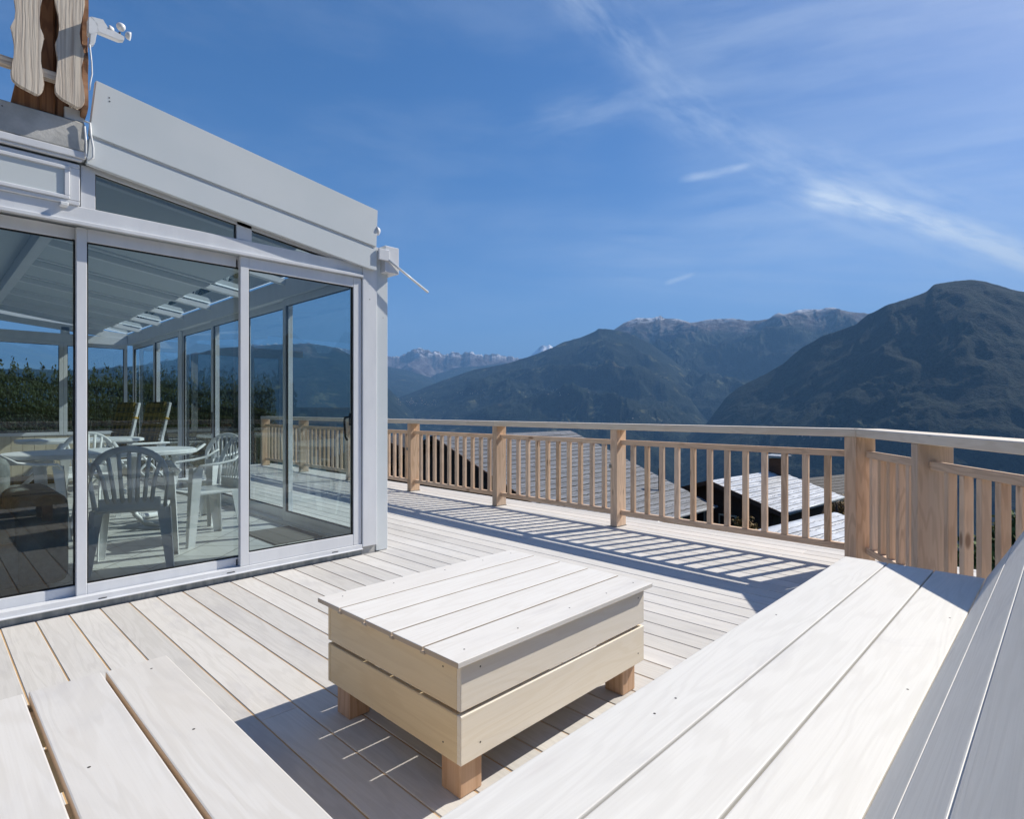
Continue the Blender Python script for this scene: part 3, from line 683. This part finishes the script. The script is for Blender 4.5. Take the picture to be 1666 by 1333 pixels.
# roof: opaque panels, a glass strip at the eaves, rafters below
def roofz(x): return 2.655-.1475*(x-.68)
b = MB(); b.prism([(.66, 4.02, roofz(.66)), (2.12, 4.02, roofz(2.12)), (2.12, 4.02, roofz(2.12)+.03), (.66, 4.02, roofz(.66)+.03)], (0, YE-4.02, 0)); b.build('roof_panel', 'ceil', cv)
b = MB(); b.poly([(2.122, 4.02, roofz(2.12)+.015), (2.45, 4.02, roofz(2.45)+.015), (2.45, YE, roofz(2.45)+.015), (2.122, YE, roofz(2.12)+.015)]); b.build('roof_glass', 'glassroof', cv)
for i in range(8):
    y = 4.38+i*1.0
    b = MB(); b.prism([(.66, y, roofz(.66)-.001), (2.46, y, roofz(2.46)-.001), (2.46, y, roofz(2.46)-.055), (.66, y, roofz(.66)-.055)], (0, .06, 0)); b.build('rafter', 'rafter', cv, bevel=.003)
    if i < 7:
        for q in (.10, .86):
            b = MB(); b.prism([(.70, y+q, roofz(.70)-.001), (2.12, y+q, roofz(2.12)-.001), (2.12, y+q, roofz(2.12)-.018), (.70, y+q, roofz(.70)-.018)], (0, .025, 0)); b.build('blind_track', 'rafter', cv)
P('ledger', 'alu', cv, ((.66, 4.12, 2.47), (.74, YE, 2.575)))
# gutter end box and spout
P('gutter', 'alu', cv, ((2.640, 3.985, 2.262), (2.775, YE, 2.478)), bev=.004)
P('gutter_bracket', 'alu', cv, ((2.572, 3.968, 2.350), (2.672, 3.984, 2.440)), bev=.004)
b = MB(); b.tube([(2.665, 3.975, 2.362), (3.05, 3.955, 2.152)], .0095, 10); b.build('spout', 'plast', cv)
b = MB(); b.tube([(2.562, 4.02, 2.585), (2.60, 4.02, 2.585)], [.045, .03], 16); b.build('end_cap', 'alu', cv)
# window over the left door
wf = P('awning_window', 'alu', cv, ((XL, 4.018, 2.300), (.646, 4.05, 2.322)), ((.6, 4.018, 2.3225), (.646, 4.05, 2.505)), ((XL, 4.018, 2.5055), (.646, 4.05, 2.530)),
       ((XL, 4.008, 2.3225), (.6, 4.04, 2.342)), ((.575, 4.008, 2.3425), (.5995, 4.04, 2.485)), ((XL, 4.008, 2.4855), (.6, 4.04, 2.505)))
g = MB(); g.box((XL, 4.02, 2.343), (.5745, 4.024, 2.485), bev=0)
M['frost'] = mat('frosted_pane', (.60, .64, .64), .25, .5); g.build('frosted_pane', 'frost', wf)
P('window_catch', 'plast', wf, ((.555, 3.985, 2.276), (.590, 4.033, 2.296)), bev=.003)
P('flashing', 'alu', cv, ((XL, 3.992, 2.560), (.668, 4.05, 2.598)), ((XL, 4.003, 2.545), (.655, 4.03, 2.5595)), bev=.003)
b = MB(); b.tube([(.655, 3.98, 2.77), (.685, 3.975, 2.765), (.689, 3.975, 2.70), (.700, 3.975, 2.63), (.700, 3.975, 2.575), (.68, 3.98, 2.555), (.668, 3.985, 2.58), (.668, 3.98, 2.64), (.662, 3.98, 2.74)], .006, 8)
tag(b.build('cable', 'plast'), 'white cable looped over the corner of the balcony slab', 'cable')

# ------------------------------------------------------------------ house and balcony
hs_ = thing('house', (-2.6, 7, 0), 'house body behind the conservatory, carrying the balcony, just outside the left edge', 'house')
P('wall', 'plaster', hs_, ((-6, 4.1, -3), (-1.21, 4.4, 2.6)), ((-6, 4.4, -3), (-3.2, 12, 2.6)), ((-6, 5.2, 2.77), (-1.0, 12, 5.6)), bev=.0)
P('roof', 'slate', hs_, ((-6.5, 3.9, 5.6), (-.2, 12.4, 5.75)), bev=0)
bl = thing('balcony', (.2, 3.95, 2.6), 'balcony on a concrete slab with weathered carved boards and brown timber post', 'balcony')
P('slab', 'concrete', bl, ((-6, 3.998, 2.602), (.666, 11.3, 2.766)), bev=.006)
P('ceiling_panel', 'ceil', bl, ((-3.2, 4.21, 2.58), (.66, 11.25, 2.600)), bev=0)
def carved(px_c, bot, halfw, y, side=False, seed=0):
    """board with the wavy outline cut into both edges"""
    rn = random.Random(seed); pts = []
    prof = [(0, .55), (.012, .82), (.035, .98), (.07, 1.02), (.11, .94), (.17, .82), (.22, .80), (.27, .86), (.295, .98), (.305, 1.03), (.315, .90), (.35, .70), (.40, .66), (.46, .78), (.52, .95), (.58, 1.06), (.64, .98), (.72, .85), (.80, .80), (.88, .92), (.9, 1.04), (.915, .94), (1.0, .82), (1.1, .97), (1.16, .9)]
    L_ = [(-w_*halfw*(1+rn.uniform(-.03, .03)), bot+z_+.01*(w_ < .9 and z_ < .02)) for z_, w_ in prof]
    R_ = [(w_*halfw*(1+rn.uniform(-.03, .03)), bot+z_-.012*(z_ < .1)) for z_, w_ in prof]
    out = [(a, z) for a, z in L_][::-1]+R_
    b = MB(); th = .026
    if side: poly = [(y, px_c+a, z) for a, z in out]; vec = (th, 0, 0); f = lambda c: (c.z, c.y)
    else: poly = [(px_c+a, y, z) for a, z in out]; vec = (0, th, 0); f = lambda c: (c.z, c.x)
    b.prism(poly, vec, uvf=f); return b
def PYw(px, py, Y):
    dx = (px-CX)/F; v = fw+rt*dx; t_ = Y/v[1]; return t_*v[0], H-(py-CY)/F*t_
for (px, bot, hw) in ((45, 146, .066), (114, 168, .063), (-36, 126, .066), (-130, 110, .066)):
    x, z = PYw(px, bot, 3.915); carved(x, z, hw*1.01, 3.915, seed=px).build('carved_board', 'bleached', bl, bevel=.004)
for i in range(6):
    carved(4.0+i*.185, 2.80, .07, .645, True, seed=90+i).build('carved_board', 'bleached' if i else 'brown', bl, bevel=.004)
P('back_rail', 'bleached', bl, ((-3, 3.943, 2.925), (.62, 3.985, 2.975)), bev=.005)
P('back_rail', 'bleached', bl, ((.59, 3.99, 2.925), (.64, 5.2, 2.975)), ((-3, 3.943, 3.65), (.62, 3.985, 3.70)), bev=.005)
b = MB(); b.box((.468, 4.01, 2.768), (.535, 4.14, 3.95), ax=2, bev=.01); b.box((.538, 4.03, 2.768), (.60, 4.13, 3.95), ax=2, bev=.01)
b.build('timber_post', 'brown', bl)
b = MB(); b.prism([(.35, 4.02, 2.768), (.466, 4.02, 2.768), (.466, 4.02, 3.3), (.44, 4.02, 3.3)], (0, .09, 0), uvf=lambda c: (c.z, c.x)); b.build('timber_brace', 'brown', bl)
P('slab_block', 'alu', bl, ((.575, 4.01, 2.768), (.665, 4.12, 2.835)), bev=.004)
# ------------------------------------------------------------------ wind sensor on the awning
SY = 3.86
def Q(px, py, Y=SY): x, z = PYw(px, py, Y); return Vector((x, Y, z))
ws = thing('wind_sensor', Q(150, 50), 'small white wind sensor with three cups sticking out from the balcony corner', 'wind sensor')
b = MB(); b.prism([Q(147, 26), Q(159, 38), Q(160, 52), Q(148, 56), Q(144, 52), Q(144, 28)], (0, .05, 0)); b.prism([Q(147, 54), Q(158, 52), Q(155, 69), Q(148, 73), Q(146, 70)], (0, .045, 0)); b.build('mount', 'plast', ws, bevel=.002)
b = MB(); b.prism([Q(148, 26), Q(168, 31), Q(175, 44), Q(203, 59), Q(202, 65), Q(194, 65), Q(160, 51), Q(158, 38)], (0, .035, 0)); b.build('arm', 'plast', ws, bevel=.002)
b = MB(); b.tube([Q(196, 57)+Vector((0, .017, 0)), Q(196, 50)+Vector((0, .017, 0))], .006, 8); b.build('spindle', 'plasticdark', ws)
for (p, dr) in (((183, 47), (-1, .2, .1)), ((198, 43), (.1, .5, 1)), ((209, 55), (1, -.3, -.2))):
    b = MB(); c = Q(*p)+Vector((0, .017, 0)); dv = Vector(dr).normalized()
    b.tube([c-dv*.012, c-dv*.010, c-dv*.004, c+dv*.006, c+dv*.014], [.004, .013, .019, .022, .023], 12, up=(0, 1, .1)); b.build('cup', 'plast', ws)
b = MB(); b.tube([Q(146, 72), Q(149, 100), Q(150, 120), Q(147, 134), Q(146, 146)], .0035, 6)
tag(b.build('cable', 'plast'), 'thin white cable hanging down from the wind sensor beside the carved boards', 'cable')

# ------------------------------------------------------------------ inside the conservatory
FZ = .052
def monobloc(label, loc, rz):
    t = thing('plastic_chair', (0, 0, 0), label, 'chair', 'white plastic chairs around the oval table')
    # faces +Y; the seat centre is the origin
    MB().box((-.22, -.21, .400), (.22, .23, .424), bev=.01, seg=2).build('seat', 'plast', t)
    for sx in (-1, 1):
        for sy, top in ((1, .63), (-1, .42)):
            x0, y0 = sx*.27, sy*.24+(.02 if sy < 0 else 0)
            b = MB()
            # legs are angle sections: two thin leaves each
            for (dx, dy) in ((.0, .0),):
                a0 = Vector((x0*.92, y0*.9, top)); a1 = Vector((x0*1.02, y0*1.12, 0))
                wt, wb = .085, .045
                b.prism([a0+Vector((-sx*wt, 0, 0)), a0+Vector((0, 0, 0)), a1, a1+Vector((-sx*wb, 0, 0))], (0, -sy*.006, 0))
                b.prism([a0+Vector((0, -sy*wt, 0)), a0, a1, a1+Vector((0, -sy*wb*1.3, 0))], (-sx*.006, 0, 0))
            b.build('leg', 'plast', t)
        b = MB(); b.tube([(sx*.25, .20, .60), (sx*.275, .16, .645), (sx*.28, 0, .655), (sx*.272, -.12, .675), (sx*.235, -.22, .74)], [.018, .026, .028, .026, .022], 8, flat=.4, up=(1, 0, 0)); b.build('armrest', 'plast', t)
    arc = []
    for i in range(17):
        u = i/16; a = math.pi*u
        x = -.235*math.cos(a); z = .60+.235*math.sin(a)**.8; y = -.225-.05*math.sin(a)-.05*(z-.45)
        arc.append((x, y, z))
    b = MB(); b.tube([(-.215, -.20, .43)]+arc+[(.215, -.20, .43)], .023, 8, flat=.4, up=(0, 0, 1))
    for i in range(7):
        u = (i-3)/3
        p0 = Vector((u*.13, -.222, .44)); p1 = Vector((u*.155, -.262, .62)); zt = .60+.235*math.sqrt(max(0, 1-(u*.195/.235)**2))**.8
        p2 = Vector((u*.195, -.275-.0, zt))
        b.tube([p0, p1, p2], [.0145, .0135, .013], 6, flat=.32, up=(1, 0, 0))
    b.box((-.19, -.232, .415), (.19, -.215, .50), bev=.006)
    b.build('backrest', 'plast', t)
    t.location = loc; t.rotation_euler = (0, 0, rz); t.scale = (.93, .93, 1.0); return t
c1 = monobloc('white plastic armchair with its back to the glass, nearest to the camera', (1.08, 4.76, FZ), R(-20))
def chair(label, loc, rz):
    c = copy_tree(c1); c.location = loc; c.rotation_euler = (0, 0, rz); c['label'] = label
chair('white plastic armchair at the near right end of the oval table, seen from its side', (1.72, 5.28, FZ), R(95))
chair('white plastic armchair behind the right one, showing its fanned backrest', (2.02, 6.15, FZ), R(120))
chair('white plastic armchair beyond the oval table, facing the camera', (1.25, 7.3, FZ), R(172))
chair('white plastic armchair at the left end of the oval table', (.62, 6.2, FZ), R(-80))
def oval(name, cx, cy, a, b_, rz, label, rect=False):
    t = thing(name, (cx, cy, FZ), label, 'table', rz=rz)
    z1 = .72; n = 48; p = 4 if rect else 2.4; m = MB(); rings = []
    for s_, z in ((.90, z1-.045), (1.0, z1-.035), (1.0, z1-.008), (.985, z1), (.90, z1+.001)):
        rg = []
        for i in range(n):
            th_ = 2*math.pi*i/n; c, s = math.cos(th_), math.sin(th_)
            rg.append(m.bm.verts.new((a*s_*math.copysign(abs(c)**(2/p), c), b_*s_*math.copysign(abs(s)**(2/p), s), z)))
        rings.append(rg)
    for r0, r1 in zip(rings, rings[1:]):
        for i in range(n): m.bm.faces.new((r0[i], r0[(i+1) % n], r1[(i+1) % n], r1[i]))
    m.bm.faces.new(rings[-1]); m.bm.faces.new(rings[0][::-1])
    mw = parent_world(t)
    for v in m.bm.verts: v.co = mw @ v.co
    m.build('tabletop', 'plast', t)
    for sx in (-1, 1):
        for sy in (-1, 1):
            q = MB(); pts = [(sx*a*.30, sy*b_*.22, .68), (sx*a*.28, sy*b_*.22, .30), (sx*a*.30, sy*b_*.26, .12), (sx*a*.40, sy*b_*.45, .045), (sx*a*.62, sy*b_*.80, .03)]
            q.tube([mw @ Vector(v) for v in pts], .026, 8); q.build('leg', 'plast', t)
    return t
oval('oval_table', 1.22, 6.40, .74, .47, R(-8), 'oval white plastic table in the middle of the conservatory')
oval('rectangular_table', 1.50, 9.20, .66, .42, R(0), 'white rectangular table with rounded corners at the far end', True)
def recliner(label, loc, rz):
    t = thing('recliner', (0, 0, 0), label, 'recliner', 'high-backed garden recliners')
    a0, a1 = Vector((0, -.12, .42)), Vector((0, -.29, 1.20))
    dv = (a1-a0).normalized(); nv = Vector((1, 0, 0)).cross(dv)
    Mx = Matrix(((1, 0, 0, 0), (0, nv.y, dv.y, a0.y), (0, nv.z, dv.z, a0.z), (0, 0, 0, 1)))
    b = MB(); L = (a1-a0).length
    for sx in (-1, 1): b.box((sx*.26-.02, -.02, -.05), (sx*.26+.02, .02, L), Mx=Mx, bev=.006)
    b.box((-.24, -.015, L-.05), (.24, .015, L), Mx=Mx, bev=.005)
    for i in range(15): b.box((-.24, -.006, .02+i*.048), (.24, .006, .05+i*.048), Mx=Mx, bev=.002)
    b.build('backrest', 'plast', t)
    b = MB()
    for i in range(5): b.box((-.23, -.075, .005+i*L/5), (.23, -.022, (i+1)*L/5-.002), Mx=Mx, bev=.018, ax=2, seg=3)
    b.build('cushion', 'plaid', t)
    b = MB(); b.box((-.29, -.03, .55), (.29, .028, .575), Mx=Mx, bev=.002); b.build('tie', 'yellow', t)
    b = MB(); b.box((-.25, -.13, .38), (.25, .38, .41), bev=.008); b.build('seat', 'plast', t)
    b = MB(); b.box((-.23, -.10, .411), (.23, .38, .455), bev=.018, seg=3); b.build('seat_cushion', 'plaid', t)
    for sx in (-1, 1):
        b = MB(); b.tube([(sx*.27, .36, 0), (sx*.27, -.22, .60)], .018, 8); b.build('leg', 'plast', t)
        b = MB(); b.tube([(sx*.29, -.30, 0), (sx*.29, .25, .60)], .018, 8); b.build('leg', 'plast', t)
        MB().box((sx*.30-.025, -.26, .60), (sx*.30+.025, .30, .63), bev=.01).build('armrest', 'plast', t)
    t.location = loc; t.rotation_euler = (0, 0, rz); return t
r1 = recliner('left one of two plaid-cushioned recliners by the far side windows', (2.08, 10.6, FZ), R(103))
r2 = copy_tree(r1); r2.location = (2.26, 9.70, FZ); r2.rotation_euler = (0, 0, R(103)); r2['label'] = 'right one of two plaid-cushioned recliners by the far side windows'
r3 = copy_tree(r1); r3.location = (.62, 7.05, FZ); r3.rotation_euler = (0, 0, R(-95)); r3['label'] = 'recliner with dark cushion at the left edge, behind the grey sofa'
sf = thing('armchair', (.15, 4.85, FZ), 'dark grey upholstered armchair behind the left sliding door', 'armchair')
def cushion(name, lo, hi, bev, parent=sf, m='sofa'):
    b = MB(); b.box(lo, hi, bev=bev, seg=4); return b.build(name, m, parent, smooth=True)
cushion('base', (-.45, 4.42, FZ+.05), (.50, 5.35, FZ+.30), .05)
cushion('seat_cushion', (-.25, 4.44, FZ+.31), (.44, 5.1, FZ+.47), .07)
cushion('armrest', (.40, 4.40, FZ+.04), (.66, 5.3, FZ+.58), .085)
cushion('armrest', (-.60, 4.40, FZ+.04), (-.36, 5.3, FZ+.58), .085)
cushion('backrest', (-.5, 5.1, FZ+.1), (.45, 5.42, FZ+.78), .10)
b = MB(); b.box((2.02, 4.62, FZ+.0005), (2.43, 5.26, FZ+.012), bev=.003)
tag(b.build('door_mat', 'matfab'), 'grey door mat on the tiles behind the right sliding door', 'door mat')

# ------------------------------------------------------------------ hedge and shrubs
def leaves(b, pts, size, rn, r0=0., r1=1., up=1.):
    for p in pts:
        u = Vector((rn.gauss(0, 1), rn.gauss(0, 1), rn.gauss(0, 1)*up)).normalized(); v = u.orthogonal().normalized()
        s = size*rn.uniform(.6, 1.4); r = rn.uniform(r0, r1)
        vs = [b.bm.verts.new(p+q) for q in (u*s, v*s*.45, -u*s, -v*s*.45)]
        f = b.bm.faces.new(vs)
        for l in f.loops: l[b.rc] = (r, r, r, 1)
rn = random.Random(3)
hd = thing('hedge', (0, 14, -.2), 'tall dark green conifer hedge beyond the end of the conservatory', 'hedge')
MB().box((-6, 13.75, -1.5), (5.8, 14.5, 1.2), bev=.05).build('branches', 'bark', hd)
b = MB(); pts = []
for i in range(60000):
    x = rn.uniform(-1.5, 6); top = 1.70-.03*x+.05*math.sin(x*2.3)+.04*math.sin(x*5.1+1)
    z = rn.uniform(-.6, top)
    if rn.random() < .10: z = top+rn.random()**2*.22*(1+math.sin(x*31))
    pts.append(Vector((x, 13.6+rn.random()**2*.5+max(0, z-top+.3)*.5, z)))
leaves(b, pts, .04, rn, up=3.5); b.build('foliage', 'hedge', hd)
def bush(name, x, y, z0, h, rad, n, m, label, cat='shrub', size=.06, group=None):
    t = thing(name, (x, y, z0), label, cat, group)
    b = MB(); b.tube([(x, y, z0-.3), (x+.05, y, z0+h*.45), (x, y+.04, z0+h*.8)], [rad*.09, rad*.05, rad*.02], 7)
    for i in range(9):
        a = rn.uniform(0, 6.28); zz = z0+h*rn.uniform(.15, .6)
        b.tube([(x, y, zz), (x+math.cos(a)*rad*.7, y+math.sin(a)*rad*.7, zz+h*.25)], [rad*.03, rad*.01], 5)
    b.build('trunk', 'bark', t)
    b = MB(); cl_ = [(rn.uniform(-.6, .6), rn.uniform(-.6, .6), rn.uniform(.15, .85), rn.uniform(.28, .5)) for _ in range(14)]
    pts = []
    for i in range(n):
        c = rn.choice(cl_); q = Vector((rn.gauss(0, 1), rn.gauss(0, 1), rn.gauss(0, 1))).normalized()*(rn.random()**.4)*c[3]
        pts.append(Vector((x+(c[0]+q.x)*rad, y+(c[1]+q.y)*rad, z0+(c[2]+q.z*.5)*h)))
    leaves(b, pts, size, rn); b.build('crown', m, t); return t
def fir(x, y, z0, h, rad, label, n=5000, size=.09, m='needle'):
    t = thing('fir_tree', (x, y, z0), label, 'tree', 'fir trees below the deck')
    MB().tube([(x, y, z0-.5), (x, y, z0+h*.97)], [h*.022, .01], 7).build('trunk', 'bark', t)
    b = MB(); pts = []
    for i in range(n):
        u = rn.random()**.7; zz = z0+h*(1-u); tier = .75+.25*abs(math.sin(u*h*3.0)); a = rn.uniform(0, 6.283)
        rr_ = rad*u*tier*(rn.random()**.45)*(.85+.15*math.sin(a*5+u*9)); pts.append(Vector((x+math.cos(a)*rr_, y+math.sin(a)*rr_, zz-rr_*.25)))
    leaves(b, pts, size, rn); b.build('crown', m, t); return t
for i, (px, dd, top, hh, rad, lb) in enumerate([(1572, 8.0, 815, 3.0, 1.1, 'green leafy shrub seen through the angled railing, left of the other'), (1650, 7.0, 840, 3.0, 1.2, 'dark leafy shrub at the right edge behind the angled railing'), (1760, 9, 850, 3.4, 1.5, 'broad leafy shrub further right behind the angled railing')]):
    x, y = atpx(px, dd); bush('shrub', x, y, zpx(top, dd)-hh, hh, rad, 6500, 'leaf', lb)

# ------------------------------------------------------------------ chalets below
def chalet(name, c0, c1, z, half, drop, wallh, roofm, label, over=.5, half2=None, windows=True, th=.14, wm='chalet'):
    """ridge from c0 to c1 (ground points) at height z; slopes fall to both sides"""
    c0, c1 = Vector((*c0, 0)), Vector((*c1, 0)); d_ = (c1-c0).normalized(); n_ = Vector((d_.y, -d_.x, 0)); half2 = half2 or half
    t = thing(name, (*((c0+c1)/2).xy, z-drop-wallh), label, 'chalet')
    for s_, hf in ((1, half), (-1, half2)):
        dz = drop*hf/half
        a, b_ = c0+Vector((0, 0, z)), c1+Vector((0, 0, z)); e0, e1 = a+n_*s_*hf-Vector((0, 0, dz)), b_+n_*s_*hf-Vector((0, 0, dz))
        L = (b_-a).length; sd = (e0-a).length
        m = MB(); rows = max(6, int(sd/.4))
        # courses: each course is a thin slab lapping the one below
        for i in range(rows):
            t0, t1 = i/rows, (i+1)/rows+.02
            p = [a.lerp(e0, t0), b_.lerp(e1, t0), b_.lerp(e1, t1), a.lerp(e0, t1)]
            p = [q+Vector((0, 0, (.0 if j < 2 else .035)+.02)) for j, q in enumerate(p)]
            if s_ > 0: p = [p[1], p[0], p[3], p[2]]; uu = [(L, t0*sd), (0, t0*sd), (0, t1*sd), (L, t1*sd)]
            else: uu = [(0, t0*sd), (L, t0*sd), (L, t1*sd), (0, t1*sd)]
            m.poly(p, uu)
            q = p[2:]+[p[3]-Vector((0, 0, .035)), p[2]-Vector((0, 0, .035))] if False else None
        m.prism([a-Vector((0, 0, th)), b_-Vector((0, 0, th)), e1-Vector((0, 0, th)), e0-Vector((0, 0, th))], (0, 0, th+.01), uvf=lambda c: ((c-a).dot(d_), (c-a).length*.0+((c-a)-(c-a).dot(d_)*d_).length))
        m.build('roof', roofm, t)
        m = MB(); m.tube([e0-d_*.1+n_*s_*.05-Vector((0, 0, .03)), e1+d_*.1+n_*s_*.05-Vector((0, 0, .03))], .07, 8); m.build('gutter', 'zinc', t)
    # walls: gable polygon swept along the ridge
    i0, i1 = c0+d_*over, c1-d_*over; hf1, hf2 = half-.7, half2-.7
    sl_ = drop/half
    g = [i0+Vector((0, 0, z-th)), i0+n_*hf1+Vector((0, 0, z-th-sl_*hf1)), i0+n_*hf1+Vector((0, 0, z-drop-wallh)), i0-n_*hf2+Vector((0, 0, z-drop-wallh)), i0-n_*hf2+Vector((0, 0, z-th-sl_*hf2))]
    m = MB(); m.prism(g, i1-i0, uvf=lambda c: ((c-i0).dot(n_)+(c-i0).dot(d_), c.z)); m.build('wall', wm, t)
    # verge boards
    m = MB()
    for s_, hf in ((1, half), (-1, half2)):
        a = c0-d_*.02+Vector((0, 0, z)); e0 = a+n_*s_*hf-Vector((0, 0, sl_*hf))
        m.prism([a+Vector((0, 0, .05)), e0+Vector((0, 0, .05)), e0-Vector((0, 0, .17)), a-Vector((0, 0, .17))], -d_*.05, uvf=lambda c: ((c-a).length, c.z))
    m.build('verge_board', 'chalet', t)
    if windows:
        for (u, v) in ((-.35*hf2, -sl_*hf2*.8-1.2), (.25*hf1, -sl_*hf1*.6-1.6), (.6*hf1, -sl_*hf1-1.7)):
            c = i0+n_*u+Vector((0, 0, z+v))-d_*.02
            m = MB(); m.prism([c-n_*.45-Vector((0, 0, .55)), c+n_*.45-Vector((0, 0, .55)), c+n_*.45+Vector((0, 0, .55)), c-n_*.45+Vector((0, 0, .55))], -d_*.05); f = m.build('window', 'knee', t)
            m = MB(); c2 = c-d_*.055
            for q in (-.2, .2): m.prism([c2+n_*(q-.17)-Vector((0, 0, .47)), c2+n_*(q+.17)-Vector((0, 0, .47)), c2+n_*(q+.17)+Vector((0, 0, .47)), c2+n_*(q-.17)+Vector((0, 0, .47))], -d_*.01)
            m.build('pane', 'gasket', f)
    return t, d_, n_
def roofpt(c0, d_, n_, z, sl_, a, q): return Vector((*c0, 0))+d_*a+n_*q+Vector((0, 0, z-sl_*q))
# big slate chalet
A_ = atpx(704, 26); B_ = atpx(928, 33.1); zr = zpx(711, 26)
t, d_, n_ = chalet('chalet', A_, B_, zr, 8.6, 3.3, 5, 'slate', 'large chalet with a grey slate roof and dark timber gable just below the deck', th=.16)
def onroof(px, py, c0, n_, z, sl_):
    v = fw+rt*(px-CX)/F; vn = v[0]*n_.x+v[1]*n_.y; cn = c0[0]*n_.x+c0[1]*n_.y
    t_ = (H-z-sl_*cn)/((py-CY)/F-sl_*vn); return Vector((v[0]*t_, v[1]*t_, H-(py-CY)/F*t_))
p = onroof(1074, 800, A_, n_, zr, 3.3/8.6); m = MB(); m.tube([p-Vector((0, 0, .2)), p+Vector((0, 0, 1.08))], .085, 12); m.build('chimney_pipe', 'gasket', t)
# pale lit chalet
A_ = atpx(1154, 28); B_ = atpx(1262, 32.9); zr = zpx(783, 28)
t, d_, n_ = chalet('chalet', A_, B_, zr, 3.5, 1.12, 4.5, 'slatelight', 'chalet with a bright sunlit slab roof and square chimney, right of the slate one', half2=3.3)
p = roofpt(A_, d_, n_, zr, .32, 6.6, .35)
m = MB(); m.prism([p+n_*.4-d_*.25-Vector((0, 0, .3)), p+n_*.4+d_*.35-Vector((0, 0, .3)), p-n_*.3+d_*.35-Vector((0, 0, .3)), p-n_*.3-d_*.25-Vector((0, 0, .3))], (0, 0, 1.15)); ch = m.build('chimney', 'chalet', t)
m = MB(); m.prism([p+n_*.6-d_*.45+Vector((0, 0, .98)), p+n_*.6+d_*.55+Vector((0, 0, .98)), p-n_*.5+d_*.55+Vector((0, 0, .98)), p-n_*.5-d_*.45+Vector((0, 0, .98))], (0, 0, .06)); m.build('chimney_cap', 'slatelight', ch)
for a_, q_ in ((3.8, 1.0), (2.9, 2.3), (1.0, .5)):
    p = roofpt(A_, d_, n_, zr, .32, a_, q_); m = MB(); m.tube([p, p+Vector((0, 0, .42))], [.05, .04], 8); m.build('vent_pipe', 'gasket', t)
# lower roof in the corner
A_ = atpx(1245, 20); B_ = atpx(1362, 23.4); zr = zpx(864, 20)
chalet('chalet', A_, B_, zr, 4.2, 1.3, 3, 'slatelight', 'low building with a bright slab roof nearest to the corner post', half2=.6, windows=False, over=.2)
A_ = atpx(1290, 46); B_ = atpx(1420, 52); zr = zpx(781, 46)
chalet('chalet', A_, B_, zr, 4.0, 1.5, 3, 'slatedark', 'chalet with a dark tiled roof behind the bright-roofed one', windows=False)
A_ = atpx(620, 34); B_ = atpx(655, 44); zr = zpx(716, 34)
chalet('chalet', A_, B_, zr, 4.0, 1.5, 3, 'slatedark', 'dark timber chalet half hidden behind the conservatory corner')
for (px, dd, top, hh, rad, lb, mt_) in ((1215, 24, 845, 2.0, .9, 'yellowing shrub in front of the bright-roofed chalet', 'autumn'), (1362, 36, 806, 2.4, 2.0, 'brown autumn shrub beside the corner post', 'autumn'), (1090, 24, 842, 2.0, 1.2, 'green shrub under the eaves of the slate-roofed chalet', 'leaf')):
    x, y = atpx(px, dd); bush('shrub', x, y, zpx(top, dd)-hh, hh, rad, 2500, mt_, lb, size=.09)
# ------------------------------------------------------------------ far villages on the slopes
rn = random.Random(12); bpy.context.view_layer.update(); dg = bpy.context.evaluated_depsgraph_get()
mts = [o for o in bpy.data.objects if o.type == 'MESH' and o.name.split('.')[0] in ('mountain', 'terrain')]
vb = MB(); O_ = Vector((0, 0, H))
for (cx, cy, sx, sy, n_h) in ((680, 655, 40, 6, 60), (770, 640, 30, 6, 14), (900, 640, 60, 12, 12), (1060, 684, 45, 5, 14), (1330, 708, 70, 10, 10), (1580, 715, 60, 8, 8), (1462, 544, 6, 2, 3)):
    for _ in range(n_h):
        dv = dirpx(cx+rn.gauss(0, sx*.5), cy+rn.gauss(0, sy*.5)); best = None
        for o in mts:
            hit, loc, nrm, _i = o.ray_cast(O_, dv)
            if hit and (best is None or (loc-O_).length < (best-O_).length): best = loc.copy()
        if best is None or (best-O_).length < 900: continue
        w_, l_, h_ = rn.uniform(6, 9), rn.uniform(8, 13), rn.uniform(3, 5); a_ = rn.uniform(0, 3.14); r_ = rn.random()
        Mx = Matrix.Translation(best) @ Matrix.Rotation(a_, 4, 'Z')
        pl = [(-w_/2, -l_/2, -6), (w_/2, -l_/2, -6), (w_/2, -l_/2, h_), (0, -l_/2, h_+3.5), (-w_/2, -l_/2, h_)]
        vb.prism([Mx @ Vector(q) for q in pl], Mx.to_3x3() @ Vector((0, l_, 0)), r=r_)
M['village'] = mat('village_walls', (.4, .37, .33), .8, build=lambda k, b: k.l.new(k.mix(rndn(k), (.09, .07, .06, 1), (.30, .27, .24, 1)), b.inputs['Base Color']))
tag(vb.build('village', 'village'), kind='stuff')
# ------------------------------------------------------------------ haze
hz = MB(); hz.box((-30000, -30000, -760), (34000, 34000, 3600), bev=0)
mh = bpy.data.materials.new('haze'); mh.use_nodes = True; k = NT(mh.node_tree); k.n.clear()
pv = k.node('ShaderNodeVolumePrincipled', {'Color': (.25, .54, 1, 1), 'Density': 5.6e-5, 'Anisotropy': 0.})
k.l.new(pv.outputs[0], k.node('ShaderNodeOutputMaterial').inputs['Volume'])
tag(hz.build('haze', mh), kind='stuff')
